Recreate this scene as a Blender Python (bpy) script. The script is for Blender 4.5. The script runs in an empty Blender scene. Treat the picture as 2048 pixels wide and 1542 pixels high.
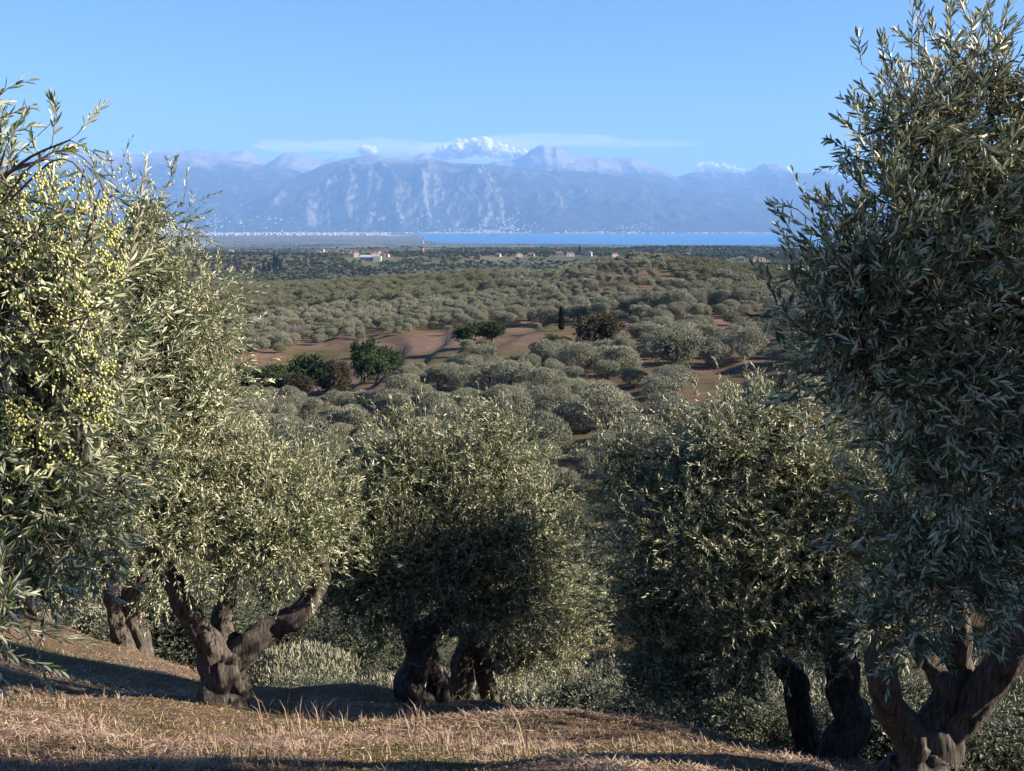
import bpy, math, random
import numpy as np
from mathutils import Vector

# ---------------------------------------------------------------- camera, sky, sun, exposure
SC = bpy.context.scene
COL = SC.collection
FPX = 2200.0                         # focal length in pixels of the 2048 x 1542 photograph
PITCH = math.atan((771 - 450) / FPX)  # eye level lies at row 450
CP, SP = math.cos(PITCH), math.sin(PITCH)

cam = bpy.data.cameras.new('camera')
cam.sensor_width = 36.0
cam.lens = 36.0 * FPX / 2048.0
cam.clip_start = 0.1
cam.clip_end = 200000.0
cam_ob = bpy.data.objects.new('camera', cam)
COL.objects.link(cam_ob)
cam_ob.location = (0, 0, 0)          # z = 0 is eye level, the sea lies at z = -150
cam_ob.rotation_euler = (math.pi / 2 - PITCH, 0, 0)
SC.camera = cam_ob

SUN_AZ = math.radians(98.0)          # clockwise from +Y (straight ahead): from the right, a little behind
SUN_EL = math.radians(27.0)
SUN_DIR = Vector((math.sin(SUN_AZ) * math.cos(SUN_EL), math.cos(SUN_AZ) * math.cos(SUN_EL), math.sin(SUN_EL)))

world = bpy.data.worlds.new('World')
SC.world = world
world.use_nodes = True
wn = world.node_tree
wn.nodes.clear()
sky = wn.nodes.new('ShaderNodeTexSky')
sky.sky_type = 'NISHITA'
sky.sun_disc = False
sky.sun_elevation = SUN_EL
sky.sun_rotation = SUN_AZ
sky.altitude = 100.0
sky.air_density = 1.0
sky.dust_density = 0.0
sky.ozone_density = 9.0
bg = wn.nodes.new('ShaderNodeBackground')
bg.inputs['Strength'].default_value = 0.050
wo = wn.nodes.new('ShaderNodeOutputWorld')
wn.links.new(sky.outputs[0], bg.inputs['Color'])
wn.links.new(bg.outputs[0], wo.inputs['Surface'])

sun = bpy.data.lights.new('sun', 'SUN')
sun.energy = 5.0
sun.angle = math.radians(0.5)
sun.color = (1.0, 0.88, 0.74)
sun_ob = bpy.data.objects.new('sun', sun)
COL.objects.link(sun_ob)
sun_ob.rotation_euler = SUN_DIR.to_track_quat('Z', 'Y').to_euler()

SC.view_settings.view_transform = 'Standard'
SC.view_settings.look = 'None'
SC.view_settings.exposure = 1.84
SC.view_settings.gamma = 1.0
SC.view_settings.use_curve_mapping = False
SC.render.engine = 'CYCLES'
cy = SC.cycles
cy.use_denoising = True
cy.max_bounces = 3
cy.diffuse_bounces = 2
cy.glossy_bounces = 1
cy.transmission_bounces = 2
cy.transparent_max_bounces = 8
cy.volume_bounces = 0
cy.caustics_reflective = False
cy.caustics_refractive = False
SC.render.film_transparent = False

# ---------------------------------------------------------------- helpers
RNG = np.random.default_rng(11)
DRAFT = False


def slope(v):
    """height gained per metre of distance along the line of sight of row v"""
    yc = (771.0 - np.asarray(v, float)) / FPX
    return (-SP + yc * CP) / (CP + yc * SP)


def pt(u, v, D):
    """the point at forward distance D seen at column u, row v of the photograph"""
    xc = (u - 1024.0) / FPX
    yc = (771.0 - v) / FPX
    k = D / (CP + yc * SP)
    return np.array([xc * k, D, (-SP + yc * CP) * k])


def proj(p):
    p = np.atleast_2d(p)
    fw = p[:, 1] * CP - p[:, 2] * SP
    up = p[:, 1] * SP + p[:, 2] * CP
    return 1024 + FPX * p[:, 0] / fw, 771 - FPX * up / fw


def hash01(i, j, k=0):
    i = np.asarray(i).astype(np.int64); j = np.asarray(j).astype(np.int64)
    k = np.asarray(k).astype(np.int64)
    h = (i * 374761393 + j * 668265263 + k * 2147483647 * 31 + 974711) & 0xFFFFFFFF
    h = ((h ^ (h >> 13)) * 1274126177) & 0xFFFFFFFF
    h = ((h ^ (h >> 16)) * 2246822519) & 0xFFFFFFFF
    return ((h ^ (h >> 15)) & 0xFFFFFF) / float(0xFFFFFF)


def vnoise(x, y, s=0):
    x = np.asarray(x, float); y = np.asarray(y, float)
    xi = np.floor(x); yi = np.floor(y)
    fx = x - xi; fy = y - yi
    fx = fx * fx * (3 - 2 * fx); fy = fy * fy * (3 - 2 * fy)
    a = hash01(xi, yi, s); b = hash01(xi + 1, yi, s); c = hash01(xi, yi + 1, s); d = hash01(xi + 1, yi + 1, s)
    return (a * (1 - fx) + b * fx) * (1 - fy) + (c * (1 - fx) + d * fx) * fy


def fbm(x, y, s=0, octaves=4, gain=0.5):
    v = 0.0; a = 1.0; t = 0.0
    for o in range(octaves):
        v = v + a * (vnoise(x * 2 ** o + 17.3 * o, y * 2 ** o - 9.1 * o, s + o) * 2 - 1)
        t += a; a *= gain
    return v / t


def ridged(x, y, s=0, octaves=5, gain=0.55):
    v = 0.0; a = 1.0; t = 0.0
    for o in range(octaves):
        n = 1 - np.abs(vnoise(x * 2 ** o + 5.7 * o, y * 2 ** o + 3.3 * o, s + o) * 2 - 1)
        v = v + a * n * n; t += a; a *= gain
    return v / t


def pchip(xs, ys, xq):
    """monotone cubic interpolation"""
    xs = np.asarray(xs, float); ys = np.asarray(ys, float)
    h = np.diff(xs); d = np.diff(ys) / h
    m = np.zeros(len(xs))
    w = d[:-1] * d[1:]
    with np.errstate(divide='ignore', invalid='ignore'):
        hm = 2 * d[:-1] * d[1:] / (d[:-1] + d[1:])
    m[1:-1] = np.where(w > 0, np.nan_to_num(hm), 0)
    m[0] = d[0]; m[-1] = d[-1]
    xq = np.clip(xq, xs[0], xs[-1])
    i = np.clip(np.searchsorted(xs, xq) - 1, 0, len(xs) - 2)
    t = (xq - xs[i]) / h[i]
    return ((2 * t**3 - 3 * t**2 + 1) * ys[i] + (t**3 - 2 * t**2 + t) * h[i] * m[i]
            + (-2 * t**3 + 3 * t**2) * ys[i + 1] + (t**3 - t**2) * h[i] * m[i + 1])


def make_mesh(name, verts, quads=None, tris=None, mat=None, var=None, smooth=False):
    me = bpy.data.meshes.new(name)
    verts = np.asarray(verts, np.float32)
    nq = 0 if quads is None else len(quads)
    nt = 0 if tris is None else len(tris)
    me.vertices.add(len(verts))
    me.vertices.foreach_set('co', verts.ravel())
    loops = []
    tot = []
    if nq:
        loops.append(np.asarray(quads, np.int32).ravel()); tot.append(np.full(nq, 4, np.int32))
    if nt:
        loops.append(np.asarray(tris, np.int32).ravel()); tot.append(np.full(nt, 3, np.int32))
    loops = np.concatenate(loops); tot = np.concatenate(tot)
    me.loops.add(len(loops))
    me.loops.foreach_set('vertex_index', loops)
    me.polygons.add(len(tot))
    start = np.concatenate([[0], np.cumsum(tot)[:-1]]).astype(np.int32)
    me.polygons.foreach_set('loop_start', start)
    me.polygons.foreach_set('loop_total', tot)
    me.polygons.foreach_set('use_smooth', np.full(len(tot), smooth, bool))
    if var is not None:
        at = me.attributes.new('var', 'FLOAT', 'POINT')
        at.data.foreach_set('value', np.asarray(var, np.float32))
    me.update(calc_edges=True)
    if mat is not None:
        me.materials.append(mat)
    return me


class Acc:
    """collects vertices, quads and triangles of ONE part"""
    def __init__(self):
        self.v = []; self.q = []; self.t = []; self.a = []; self.n = 0

    def add(self, v, q=None, t=None, var=0.5):
        v = np.asarray(v, float).reshape(-1, 3)
        if q is not None and len(q): self.q.append(np.asarray(q, np.int64) + self.n)
        if t is not None and len(t): self.t.append(np.asarray(t, np.int64) + self.n)
        self.v.append(v)
        self.a.append(np.broadcast_to(np.asarray(var, float), (len(v),)))
        self.n += len(v)

    def mesh(self, name, mat, smooth=False):
        return make_mesh(name, np.concatenate(self.v), np.concatenate(self.q) if self.q else None,
                         np.concatenate(self.t) if self.t else None, mat, np.concatenate(self.a), smooth)

    def box(self, c, s, rz=0.0, var=0.5):
        c = np.asarray(c, float); s = np.asarray(s, float) / 2
        k = np.array([[-1, -1, -1], [1, -1, -1], [1, 1, -1], [-1, 1, -1], [-1, -1, 1], [1, -1, 1], [1, 1, 1], [-1, 1, 1]]) * s
        cr, sr = math.cos(rz), math.sin(rz)
        k = np.stack([k[:, 0] * cr - k[:, 1] * sr, k[:, 0] * sr + k[:, 1] * cr, k[:, 2]], 1) + c
        self.add(k, [[0, 3, 2, 1], [4, 5, 6, 7], [0, 1, 5, 4], [1, 2, 6, 5], [2, 3, 7, 6], [3, 0, 4, 7]], var=var)


def link(name, data, parent=None, kind=None, loc=None):
    o = bpy.data.objects.new(name, data)
    COL.objects.link(o)
    if parent is not None: o.parent = parent
    if kind: o['kind'] = kind
    if loc is not None: o.location = loc
    return o


def tag(o, label, cat, group=None):
    o['label'] = label; o['category'] = cat
    if group: o['group'] = group
    return o


def unit(a):
    return a / np.maximum(np.linalg.norm(a, axis=-1, keepdims=True), 1e-9)


# ---- materials
ALBEDO = 0.62      # one common scale for all surface colours


def new_mat(name):
    m = bpy.data.materials.new(name)
    m.use_nodes = True
    nt = m.node_tree
    nt.nodes.clear()
    out = nt.nodes.new('ShaderNodeOutputMaterial')
    return m, nt, out


class N:
    """small node-writing helper"""
    def __init__(self, nt): self.nt = nt

    def __call__(self, typ, **kw):
        n = self.nt.nodes.new('ShaderNode' + typ)
        for k, v in kw.items():
            if k.startswith('_'):
                setattr(n, k[1:], v)
            else:
                key = int(k[1:]) if k[0] == 'i' and k[1:].isdigit() else k
                s = n.inputs[key]
                if hasattr(v, 'is_output'): self.nt.links.new(v, s)
                else: s.default_value = v
        return n

    def ramp(self, fac, stops):
        n = self.nt.nodes.new('ShaderNodeValToRGB')
        e = n.color_ramp.elements
        while len(e) < len(stops): e.new(0.5)
        for a, (p, c) in zip(e, stops):
            a.position = p; a.color = (*[x * ALBEDO for x in c], 1)
        self.nt.links.new(fac, n.inputs[0])
        return n.outputs[0]

    def mix(self, fac, a, b):
        n = self.nt.nodes.new('ShaderNodeMix'); n.data_type = 'RGBA'
        for k, v in ((0, fac), (6, a), (7, b)):
            if hasattr(v, 'is_output'): self.nt.links.new(v, n.inputs[k])
            elif isinstance(v, (tuple, list)): n.inputs[k].default_value = (*[x * ALBEDO for x in v], 1)
            else: n.inputs[k].default_value = v
        return n.outputs[2]

    def math(self, op, a, b=None, c=None, clamp=False):
        n = self.nt.nodes.new('ShaderNodeMath'); n.operation = op; n.use_clamp = clamp
        for k, v in enumerate((a, b, c)):
            if v is None: continue
            if hasattr(v, 'is_output'): self.nt.links.new(v, n.inputs[k])
            else: n.inputs[k].default_value = v
        return n.outputs[0]

    def mr(self, val, a, b, c=0.0, d=1.0):
        n = self.nt.nodes.new('ShaderNodeMapRange'); n.clamp = True
        self.nt.links.new(val, n.inputs[0])
        for k, v in enumerate((a, b, c, d)): n.inputs[k + 1].default_value = v
        return n.outputs[0]

    def noise(self, vec, scale, detail=3.0, rough=0.55):
        n = self.nt.nodes.new('ShaderNodeTexNoise')
        n.inputs['Scale'].default_value = scale; n.inputs['Detail'].default_value = detail
        n.inputs['Roughness'].default_value = rough
        if vec is not None: self.nt.links.new(vec, n.inputs['Vector'])
        return n.outputs['Fac']


def plain_mat(name, col, rough=0.8, spec=0.3, metallic=0.0, noise=0.12, scale=0.4):
    m, nt, out = new_mat(name)
    n = N(nt)
    g = n('NewGeometry')
    f = n.noise(g.outputs['Position'], scale, 3)
    c = n.mix(f, tuple(max(0, x * (1 - noise * 2)) for x in col), tuple(min(1, x * (1 + noise)) for x in col))
    b = n('BsdfPrincipled', **{'Base Color': c, 'Roughness': rough, 'Specular IOR Level': spec, 'Metallic': metallic})
    nt.links.new(b.outputs[0], out.inputs['Surface'])
    return m


def leaf_mat(name, top_a, top_b, under_a, under_b, rough=0.42, spec=0.45, transl=0.18):
    """olive leaf: dark upper side, silvery felted under side"""
    m, nt, out = new_mat(name)
    n = N(nt)
    at = n('Attribute', _attribute_name='var')
    oi = n('ObjectInfo')
    rv = n.math('MULTIPLY_ADD', oi.outputs['Random'], 0.3, n.math('MULTIPLY', at.outputs['Fac'], 0.85), clamp=True)
    top = n.mix(rv, top_a, top_b)
    und = n.mix(rv, under_a, under_b)
    g = n('NewGeometry')
    c = n.mix(g.outputs['Backfacing'], top, und)
    b = n('BsdfPrincipled', **{'Base Color': c, 'Roughness': rough, 'Specular IOR Level': spec})
    t = n('BsdfTranslucent', Color=n.mix(0.5, top, und))
    mx = n('MixShader', Fac=transl, i1=b.outputs[0], i2=t.outputs[0])
    nt.links.new(mx.outputs[0], out.inputs['Surface'])
    return m


def bark_mat(name, a, b, scale=9.0):
    m, nt, out = new_mat(name)
    n = N(nt)
    tc = n('TexCoord')
    mp = n('Mapping', Vector=tc.outputs['Object'], Scale=(1.0, 1.0, 0.16))
    wv = n('TexVoronoi', _feature='DISTANCE_TO_EDGE', Vector=mp.outputs[0], Scale=scale * 1.2, Randomness=1.0)
    f1 = n.math('MULTIPLY_ADD', n.mr(wv.outputs['Distance'], 0.0, 0.30), 0.16, n.math('MULTIPLY', n.noise(mp.outputs[0], scale * 1.6, 6, 0.72), 0.86))
    f2 = n.noise(tc.outputs['Object'], scale * 0.25, 3)
    f = n.math('ADD', n.math('MULTIPLY', f1, 0.7), n.math('MULTIPLY', f2, 0.3))
    c = n.ramp(f, [(0.32, a), (0.52, tuple(0.5 * (x + y) for x, y in zip(a, b))), (0.7, b)])
    bm = n('Bump', Strength=0.9, Distance=0.03, Height=f1)
    p = n('BsdfPrincipled', **{'Base Color': c, 'Roughness': 0.9, 'Specular IOR Level': 0.2, 'Normal': bm.outputs[0]})
    nt.links.new(p.outputs[0], out.inputs['Surface'])
    return m


# ---------------------------------------------------------------- terrain heights
SEA = -150.0
_u2th = lambda u: math.atan((u - 1024.0) / FPX)
_R = [0, 4, 8.5, 13, 17, 22, 30, 45, 65, 100, 150, 200, 260, 330, 410, 520, 620, 800, 1100, 1600, 2300, 4000, 7000, 12000, 20000, 45000]
_BACK = [-1.6, -0.8, 0.2, 1.0, 1.6, 2.2, 3, 4, 6, 8, 8, 5, 0, -5, -10, -15, -20, -30, -40, -50, -60, -90, -130, -140, -145, -145]
_SIDE_L = [-1.6, -1.5, -1.3, -1.2, -1.4, -2, -4, -8, -12, -14, -16, -18, -20, -22, -24, -26, -28, -35, -45, -55, -64, -92, -138, -147, -149, -149]
_SIDE_R = [-1.6, -2.2, -3.2, -4.4, -5.6, -7.2, -9.5, -12, -14, -15, -15, -15, -15, -15, -17, -22, -30, -42, -56, -64, -70, -96, -138, -147, -149, -149]
_FAR = {1100: -60, 1600: -59, 2300: -63, 4000: -88, 7000: -137, 12000: -147, 20000: -149, 45000: -149}
_COLS = {
    0:    [-1.6, -2.8, -4.1, -5.3, -6.3, -7.4, -10, -16, -20, -22, -23, -25, -27, -29, -30, -31, -33, -40, -48, -56, -66, -92, -138, -147, -149, -149],
    300:  [-1.6, -2.85, -4.25, -5.65, -6.9, -8.6, -12.5, -18, -21, -22, -24.5, -28, -27, -28.5, -29.5, -30, -31, -44, -58, -60, -66, -92, -138, -147, -149, -149],
    600:  [-1.6, -2.9, -4.35, -5.95, -7.6, -10.5, -15, -19, -21, -22, -25.5, -29.3, -27.2, -28.8, -29.5, -30, -30.5, -46, -62, -58, -62, -88, -137, -147, -149, -149],
    1000: [-1.6, -2.9, -4.4, -6.1, -7.8, -12, -16.5, -19.5, -20, -19.5, -20.5, -21.5, -23, -23.8, -23.5, -22.5, -27, -48, -62, -58, -64, -86, -134, -160, -165, -165],
    1300: [-1.6, -2.9, -4.4, -6.15, -8.15, -12.2, -17, -19.5, -19.5, -19, -18.7, -19, -18.2, -16, -14.2, -22, -34, -50, -60, -62, -68, -88, -134, -165, -165, -165],
    1600: [-1.6, -2.9, -4.45, -6.35, -8.5, -12.6, -16, -18, -18, -17.2, -17, -17.5, -16.3, -15.2, -17.5, -26, -36, -50, -60, -64, -70, -90, -138, -165, -165, -165],
    1850: [-1.6, -2.95, -4.5, -6.35, -8.6, -12.3, -15.5, -17, -17, -16, -16, -16, -16, -16, -19, -28, -38, -52, -60, -66, -72, -92, -142, -165, -165, -165],
    2150: [-1.6, -2.9, -4.6, -6.5, -8.6, -11.5, -14.5, -16, -16, -15.5, -15.5, -15.5, -15.5, -16, -19, -28, -38, -52, -60, -66, -72, -94, -146, -165, -165, -165],
}
for _u, _v in {0: (-31, -33, -36, -46), 300: (-30.5, -32, -34.5, -54), 600: (-29.5, -30.5, -34, -60), 1000: (-24.5, -24.5, -31, -62), 1300: (-13.2, -24, -40, -62), 1600: (-18.5, -30, -42, -62), 1850: (-21, -31, -42, -62), 2150: (-20, -30, -40, -58)}.items():
    _k = _R.index(410)
    _COLS[_u][_k:_k + 4] = list(_v)
# the left end of the bay, and a deep ravine with a wooded slope facing the camera behind the olive hill
_COLS[800] = [0.5 * (a + b) for a, b in zip(_COLS[600], _COLS[1000])][:-4] + [-147.5, -148.2, -149, -149]
for _u, _dz in ((0, 0), (300, 1), (600, 1), (800, 1), (1000, 1), (1300, 1), (1600, 1), (1850, 1), (2150, 1)):
    if _dz:
        for _r, _z in ((800, -66), (1100, -76), (1600, -60), (2300, -63)): _COLS[_u][_R.index(_r)] = _z + (3 if _u > 1200 else 0)
_TH = [-math.pi, -math.radians(80), -math.radians(45)] + [_u2th(u) for u in sorted(_COLS)] + [math.radians(45), math.radians(85), math.pi]
_TAB = [_BACK, _SIDE_L, [0.5 * (a + b) for a, b in zip(_SIDE_L, _COLS[0])]] + [_COLS[u] for u in sorted(_COLS)] + \
       [[0.5 * (a + b) for a, b in zip(_SIDE_R, _COLS[2150])], _SIDE_R, _BACK]
_LR = np.log(np.asarray(_R) + 3.0)
_lq = np.linspace(_LR[0], _LR[-1], 700)
_dense = np.stack([pchip(_LR, c, _lq) for c in _TAB])                     # angle x radius
_tq = np.concatenate([np.linspace(-math.pi, -0.8, 60, endpoint=False), np.linspace(-0.8, 0.8, 400), np.linspace(0.8, math.pi, 61)[1:]])
_GRID = np.stack([pchip(_TH, _dense[:, j], _tq) for j in range(len(_lq))], 1)


def sstep(a, b, x):
    t = np.clip((x - a) / (b - a), 0, 1)
    return t * t * (3 - 2 * t)


def base_height(x, y):
    r = np.hypot(x, y); th = np.arctan2(x, y)
    fi = np.interp(th, _tq, np.arange(len(_tq))); fj = np.interp(np.log(r + 3.0), _lq, np.arange(len(_lq)))
    i = np.clip(fi.astype(int), 0, len(_tq) - 2); j = np.clip(fj.astype(int), 0, len(_lq) - 2)
    a = fi - i; b = fj - j
    return (_GRID[i, j] * (1 - a) * (1 - b) + _GRID[i + 1, j] * a * (1 - b) + _GRID[i, j + 1] * (1 - a) * b + _GRID[i + 1, j + 1] * a * b)


def ground_z(x, y):
    x = np.asarray(x, float); y = np.asarray(y, float)
    z = base_height(x, y)
    r = np.hypot(x, y)
    near = 1 - sstep(30, 70, r)
    z = z + near * (0.10 * fbm(x * 0.55, y * 0.55, 3, 3) + 0.035 * fbm(x * 2.6, y * 2.6, 8, 2))
    z = z + near * 0.10 * sstep(5, 9, r) * fbm(x * 0.25 + 4, y * 0.3, 21, 2)
    for (bx, by, sx, sy, bh) in ((-2.6, 15.6, 1.7, 0.55, 0.34), (-4.6, 9.4, 1.8, 0.5, 0.12), (0.6, 11.6, 2.2, 0.6, 0.16), (-7.4, 15.5, 2.0, 0.7, 0.22), (2.2, 9.6, 1.2, 0.5, 0.12)):
        z = z + bh * np.exp(-((x - bx) / sx)**2 - ((y - by) / sy)**2)
    mid = sstep(60, 120, r) * (1 - sstep(700, 1500, r))
    z = z + mid * (0.9 * fbm(x / 55, y / 55, 31, 3))
    # low terrace banks that follow the contour across the valley
    q = 1.3
    zz = z / q + 0.35 * fbm(x / 90, y / 90, 41, 2)
    fr = zz - np.floor(zz)
    st = np.floor(zz) + sstep(0.36, 0.64, fr)
    z = z + mid * 0.75 * (st - zz) * q * (1 - sstep(430, 520, r))
    far = sstep(800, 1600, r) * (1 - sstep(2600, 4500, r))
    z = z + far * 16 * fbm(x / 420, y / 300, 51, 3)
    plain = sstep(2600, 4500, r) * (1 - sstep(6000, 7000, r))
    return z + plain * 2.0 * fbm(x / 600, y / 600, 61, 2)


def place(u, v, lo, hi, n=4000):
    """where the line of sight of a pixel meets the ground between two distances"""
    Y = np.geomspace(lo, hi, n)
    P = np.array([pt(u, v, y) for y in (1.0,)])[0]
    X = P[0] * Y; Z = P[2] * Y
    g = ground_z(X, Y)
    k = np.nonzero(Z < g)[0]
    i = k[0] if len(k) else int(np.argmin(np.abs(Z - g)))
    return X[i], Y[i], g[i]

# ---------------------------------------------------------------- ground sheet
def ground_material():
    m, nt, out = new_mat('ground_soil_and_dry_grass')
    n = N(nt)
    g = n('NewGeometry')
    P = g.outputs['Position']
    sep = n('SeparateXYZ', Vector=P)
    flat = n('CombineXYZ', X=sep.outputs[0], Y=sep.outputs[1], Z=0.0)
    V = flat.outputs[0]
    r = n('VectorMath', _operation='LENGTH', i0=V).outputs['Value']
    # near slope: straw, brown earth, moss
    n1 = n.noise(V, 1.3, 4, 0.6); n2 = n.noise(V, 14.0, 4, 0.7); n3 = n.noise(V, 0.42, 3, 0.6); n4 = n.noise(V, 60, 2, 0.6)
    straw = n.ramp(n4, [(0.3, (0.16, 0.105, 0.07)), (0.5, (0.31, 0.215, 0.15)), (0.72, (0.5, 0.37, 0.27))])
    earth = n.ramp(n2, [(0.3, (0.085, 0.055, 0.036)), (0.55, (0.17, 0.11, 0.072)), (0.75, (0.27, 0.18, 0.125))])
    near = n.mix(n.mr(n1, 0.42, 0.70, 0.0, 0.8), earth, straw)
    moss = n.ramp(n2, [(0.3, (0.05, 0.055, 0.014)), (0.7, (0.17, 0.155, 0.045))])
    near = n.mix(n.math('MULTIPLY', n.mr(n3, 0.48, 0.60), n.mr(n1, 0.35, 0.6, 0.2, 0.85)), near, moss)
    # grove soil: red earth with thin dry weeds
    m1 = n.noise(V, 0.035, 4, 0.6); m2 = n.noise(V, 0.5, 4, 0.65); m3 = n.noise(V, 0.012, 3, 0.5)
    red = n.ramp(m2, [(0.3, (0.13, 0.08, 0.055)), (0.55, (0.245, 0.155, 0.11)), (0.78, (0.37, 0.255, 0.185))])
    weed = n.ramp(m2, [(0.3, (0.06, 0.055, 0.022)), (0.7, (0.17, 0.14, 0.062))])
    mid = n.mix(n.mr(n.math('MULTIPLY_ADD', m2, 0.25, m1), 0.55, 0.74), red, weed)
    mid = n.mix(n.mr(m3, 0.55, 0.68, 0.0, 0.5), mid, (0.19, 0.14, 0.08))
    # the plain: fields and scrub
    vo = n('TexVoronoi', Vector=n('Mapping', Vector=V, Scale=(0.0042, 0.0034, 1.0)).outputs[0], Scale=1.0, Randomness=0.9)
    fld = n.ramp(n('SeparateColor', Color=vo.outputs['Color']).outputs[0],
                 [(0.0, (0.08, 0.085, 0.045)), (0.3, (0.12, 0.12, 0.065)), (0.55, (0.20, 0.165, 0.105)), (0.75, (0.14, 0.145, 0.075)), (1.0, (0.25, 0.20, 0.135))])
    sc = n.noise(V, 0.012, 5, 0.7)
    far = n.mix(n.mr(sc, 0.38, 0.52), (0.06, 0.07, 0.04), fld)
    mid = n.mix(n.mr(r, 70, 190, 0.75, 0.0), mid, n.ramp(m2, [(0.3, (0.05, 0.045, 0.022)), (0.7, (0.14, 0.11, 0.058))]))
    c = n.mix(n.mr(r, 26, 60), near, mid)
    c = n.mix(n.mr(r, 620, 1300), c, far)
    bmp = n('Bump', Strength=0.8, Distance=0.05, Height=n.math('ADD', n2, n.math('MULTIPLY', n4, 0.6)))
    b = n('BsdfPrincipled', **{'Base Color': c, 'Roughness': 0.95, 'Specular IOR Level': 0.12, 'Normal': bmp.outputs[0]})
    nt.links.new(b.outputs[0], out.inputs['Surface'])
    return m


def polar_sheet(th, rad, hfun):
    T, R = np.meshgrid(th, rad)
    X = R * np.sin(T); Y = R * np.cos(T)
    Z = hfun(X, Y)
    v = np.stack([X, Y, Z], -1).reshape(-1, 3)
    nr, nth = len(rad), len(th)
    i, j = np.meshgrid(np.arange(nr - 1), np.arange(nth - 1), indexing='ij')
    a = (i * nth + j).ravel()
    return v, np.stack([a, a + 1, a + nth + 1, a + nth], 1)


_th = np.concatenate([np.linspace(-math.pi, -0.62, 45, endpoint=False), np.linspace(-0.62, 0.62, 260), np.linspace(0.62, math.pi, 46)[1:]])
_rad = np.concatenate([[0.02], np.geomspace(0.6, 45000, 400)])
gv, gq = polar_sheet(_th, _rad, ground_z)
ground = link('ground', make_mesh('ground', gv, gq, mat=ground_material(), smooth=True), kind='structure')

# ---------------------------------------------------------------- the bay
def sea_material():
    m, nt, out = new_mat('sea_water')
    n = N(nt)
    g = n('NewGeometry')
    f = n.noise(g.outputs['Position'], 0.02, 4, 0.6)
    bmp = n('Bump', Strength=0.25, Distance=3.0, Height=f)
    c = n.mix(n.noise(g.outputs['Position'], 0.0006, 3), (0.015, 0.16, 0.42), (0.025, 0.22, 0.52))
    b = n('BsdfPrincipled', **{'Base Color': c, 'Roughness': 0.35, 'IOR': 1.33, 'Normal': bmp.outputs[0]})
    nt.links.new(b.outputs[0], out.inputs['Surface'])
    return m


sv, sq = polar_sheet(np.linspace(_u2th(780), math.radians(60), 60), np.linspace(5200, 22500, 40), lambda x, y: np.full(x.shape, SEA))
sea = link('sea', make_mesh('sea', sv, sq, mat=sea_material(), smooth=True), kind='structure')

# ---------------------------------------------------------------- mountains across the bay
def skyline(points, D):
    u = np.array([p[0] for p in points], float); v = np.array([p[1] for p in points], float)
    return (u - 1024.0) / FPX * D * 1.0, slope(v) * D


RANGES = [
    # main ridge far behind: silhouette read along its crest, distance, front width, back width, roughness
    dict(D=33500, Wf=9000, Wb=4500, amp=330, sharp=1.25, rock=1.0, pts=[(-900, 372), (-500, 345), (-200, 330), (0, 322), (120, 312), (200, 310), (260, 308), (320, 306), (345, 303), (375, 301), (408, 297), (440, 303), (462, 307), (485, 302), (505, 297), (525, 316), (552, 321), (568, 312), (588, 303), (610, 304), (634, 313), (655, 320), (680, 316), (720, 318), (780, 318), (830, 312), (850, 306), (878, 318), (930, 326), (985, 326), (1010, 321), (1030, 318), (1048, 309), (1062, 300), (1074, 294.5), (1087, 290.5), (1100, 295), (1110, 293.5), (1126, 301), (1150, 308), (1176, 315), (1205, 318), (1232, 320), (1260, 317), (1285, 325), (1310, 334), (1345, 350), (1378, 341), (1420, 345), (1475, 348), (1498, 336), (1520, 327), (1536, 325), (1552, 331), (1568, 343), (1600, 348), (1638, 345), (1668, 350), (1706, 352), (1742, 371), (1790, 374), (1850, 380), (1950, 390), (2100, 384), (2400, 395), (3000, 410)]),
    # dark front mountain with the pale cliffs
    dict(D=26500, Wf=5600, Wb=5000, amp=300, sharp=1.0, rock=0.0, cliff=True, pts=[(100, 470), (300, 462), (420, 425), (500, 395), (560, 370), (610, 347), (640, 333), (668, 322), (700, 313), (745, 311), (790, 316), (835, 319), (862, 316), (895, 322), (940, 327), (1000, 331), (1050, 338), (1100, 350), (1160, 372), (1230, 398), (1310, 425), (1400, 450), (1550, 470), (1800, 472)]),
    # green shoulder on the left
    dict(D=28500, Wf=7000, Wb=4000, amp=260, sharp=1.1, rock=0.25, pts=[(-900, 380), (-300, 340), (0, 322), (150, 312), (215, 313), (300, 322), (330, 312), (380, 309), (440, 314), (520, 326), (580, 335), (640, 352), (720, 380), (800, 420), (900, 460), (1000, 470)]),
    # lit shoulder right of the front mountain
    dict(D=28000, Wf=6800, Wb=4000, amp=300, sharp=1.1, rock=0.7, pts=[(900, 470), (1000, 420), (1060, 370), (1110, 335), (1180, 345), (1230, 350), (1290, 362), (1340, 374), (1400, 378), (1460, 388), (1540, 400), (1600, 430), (1700, 455), (1850, 465)]),
    # low hills along the far shore
    dict(D=24500, Wf=3600, Wb=2500, amp=150, sharp=1.0, rock=0.2, pts=[(-900, 430), (-200, 425), (100, 420), (240, 425), (330, 432), (430, 424), (520, 430), (640, 440), (760, 444), (860, 446), (960, 440), (1060, 428), (1130, 436), (1230, 430), (1320, 438), (1420, 426), (1520, 418), (1620, 415), (1760, 405), (1900, 400), (2300, 400), (3000, 420)]),
]


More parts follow.
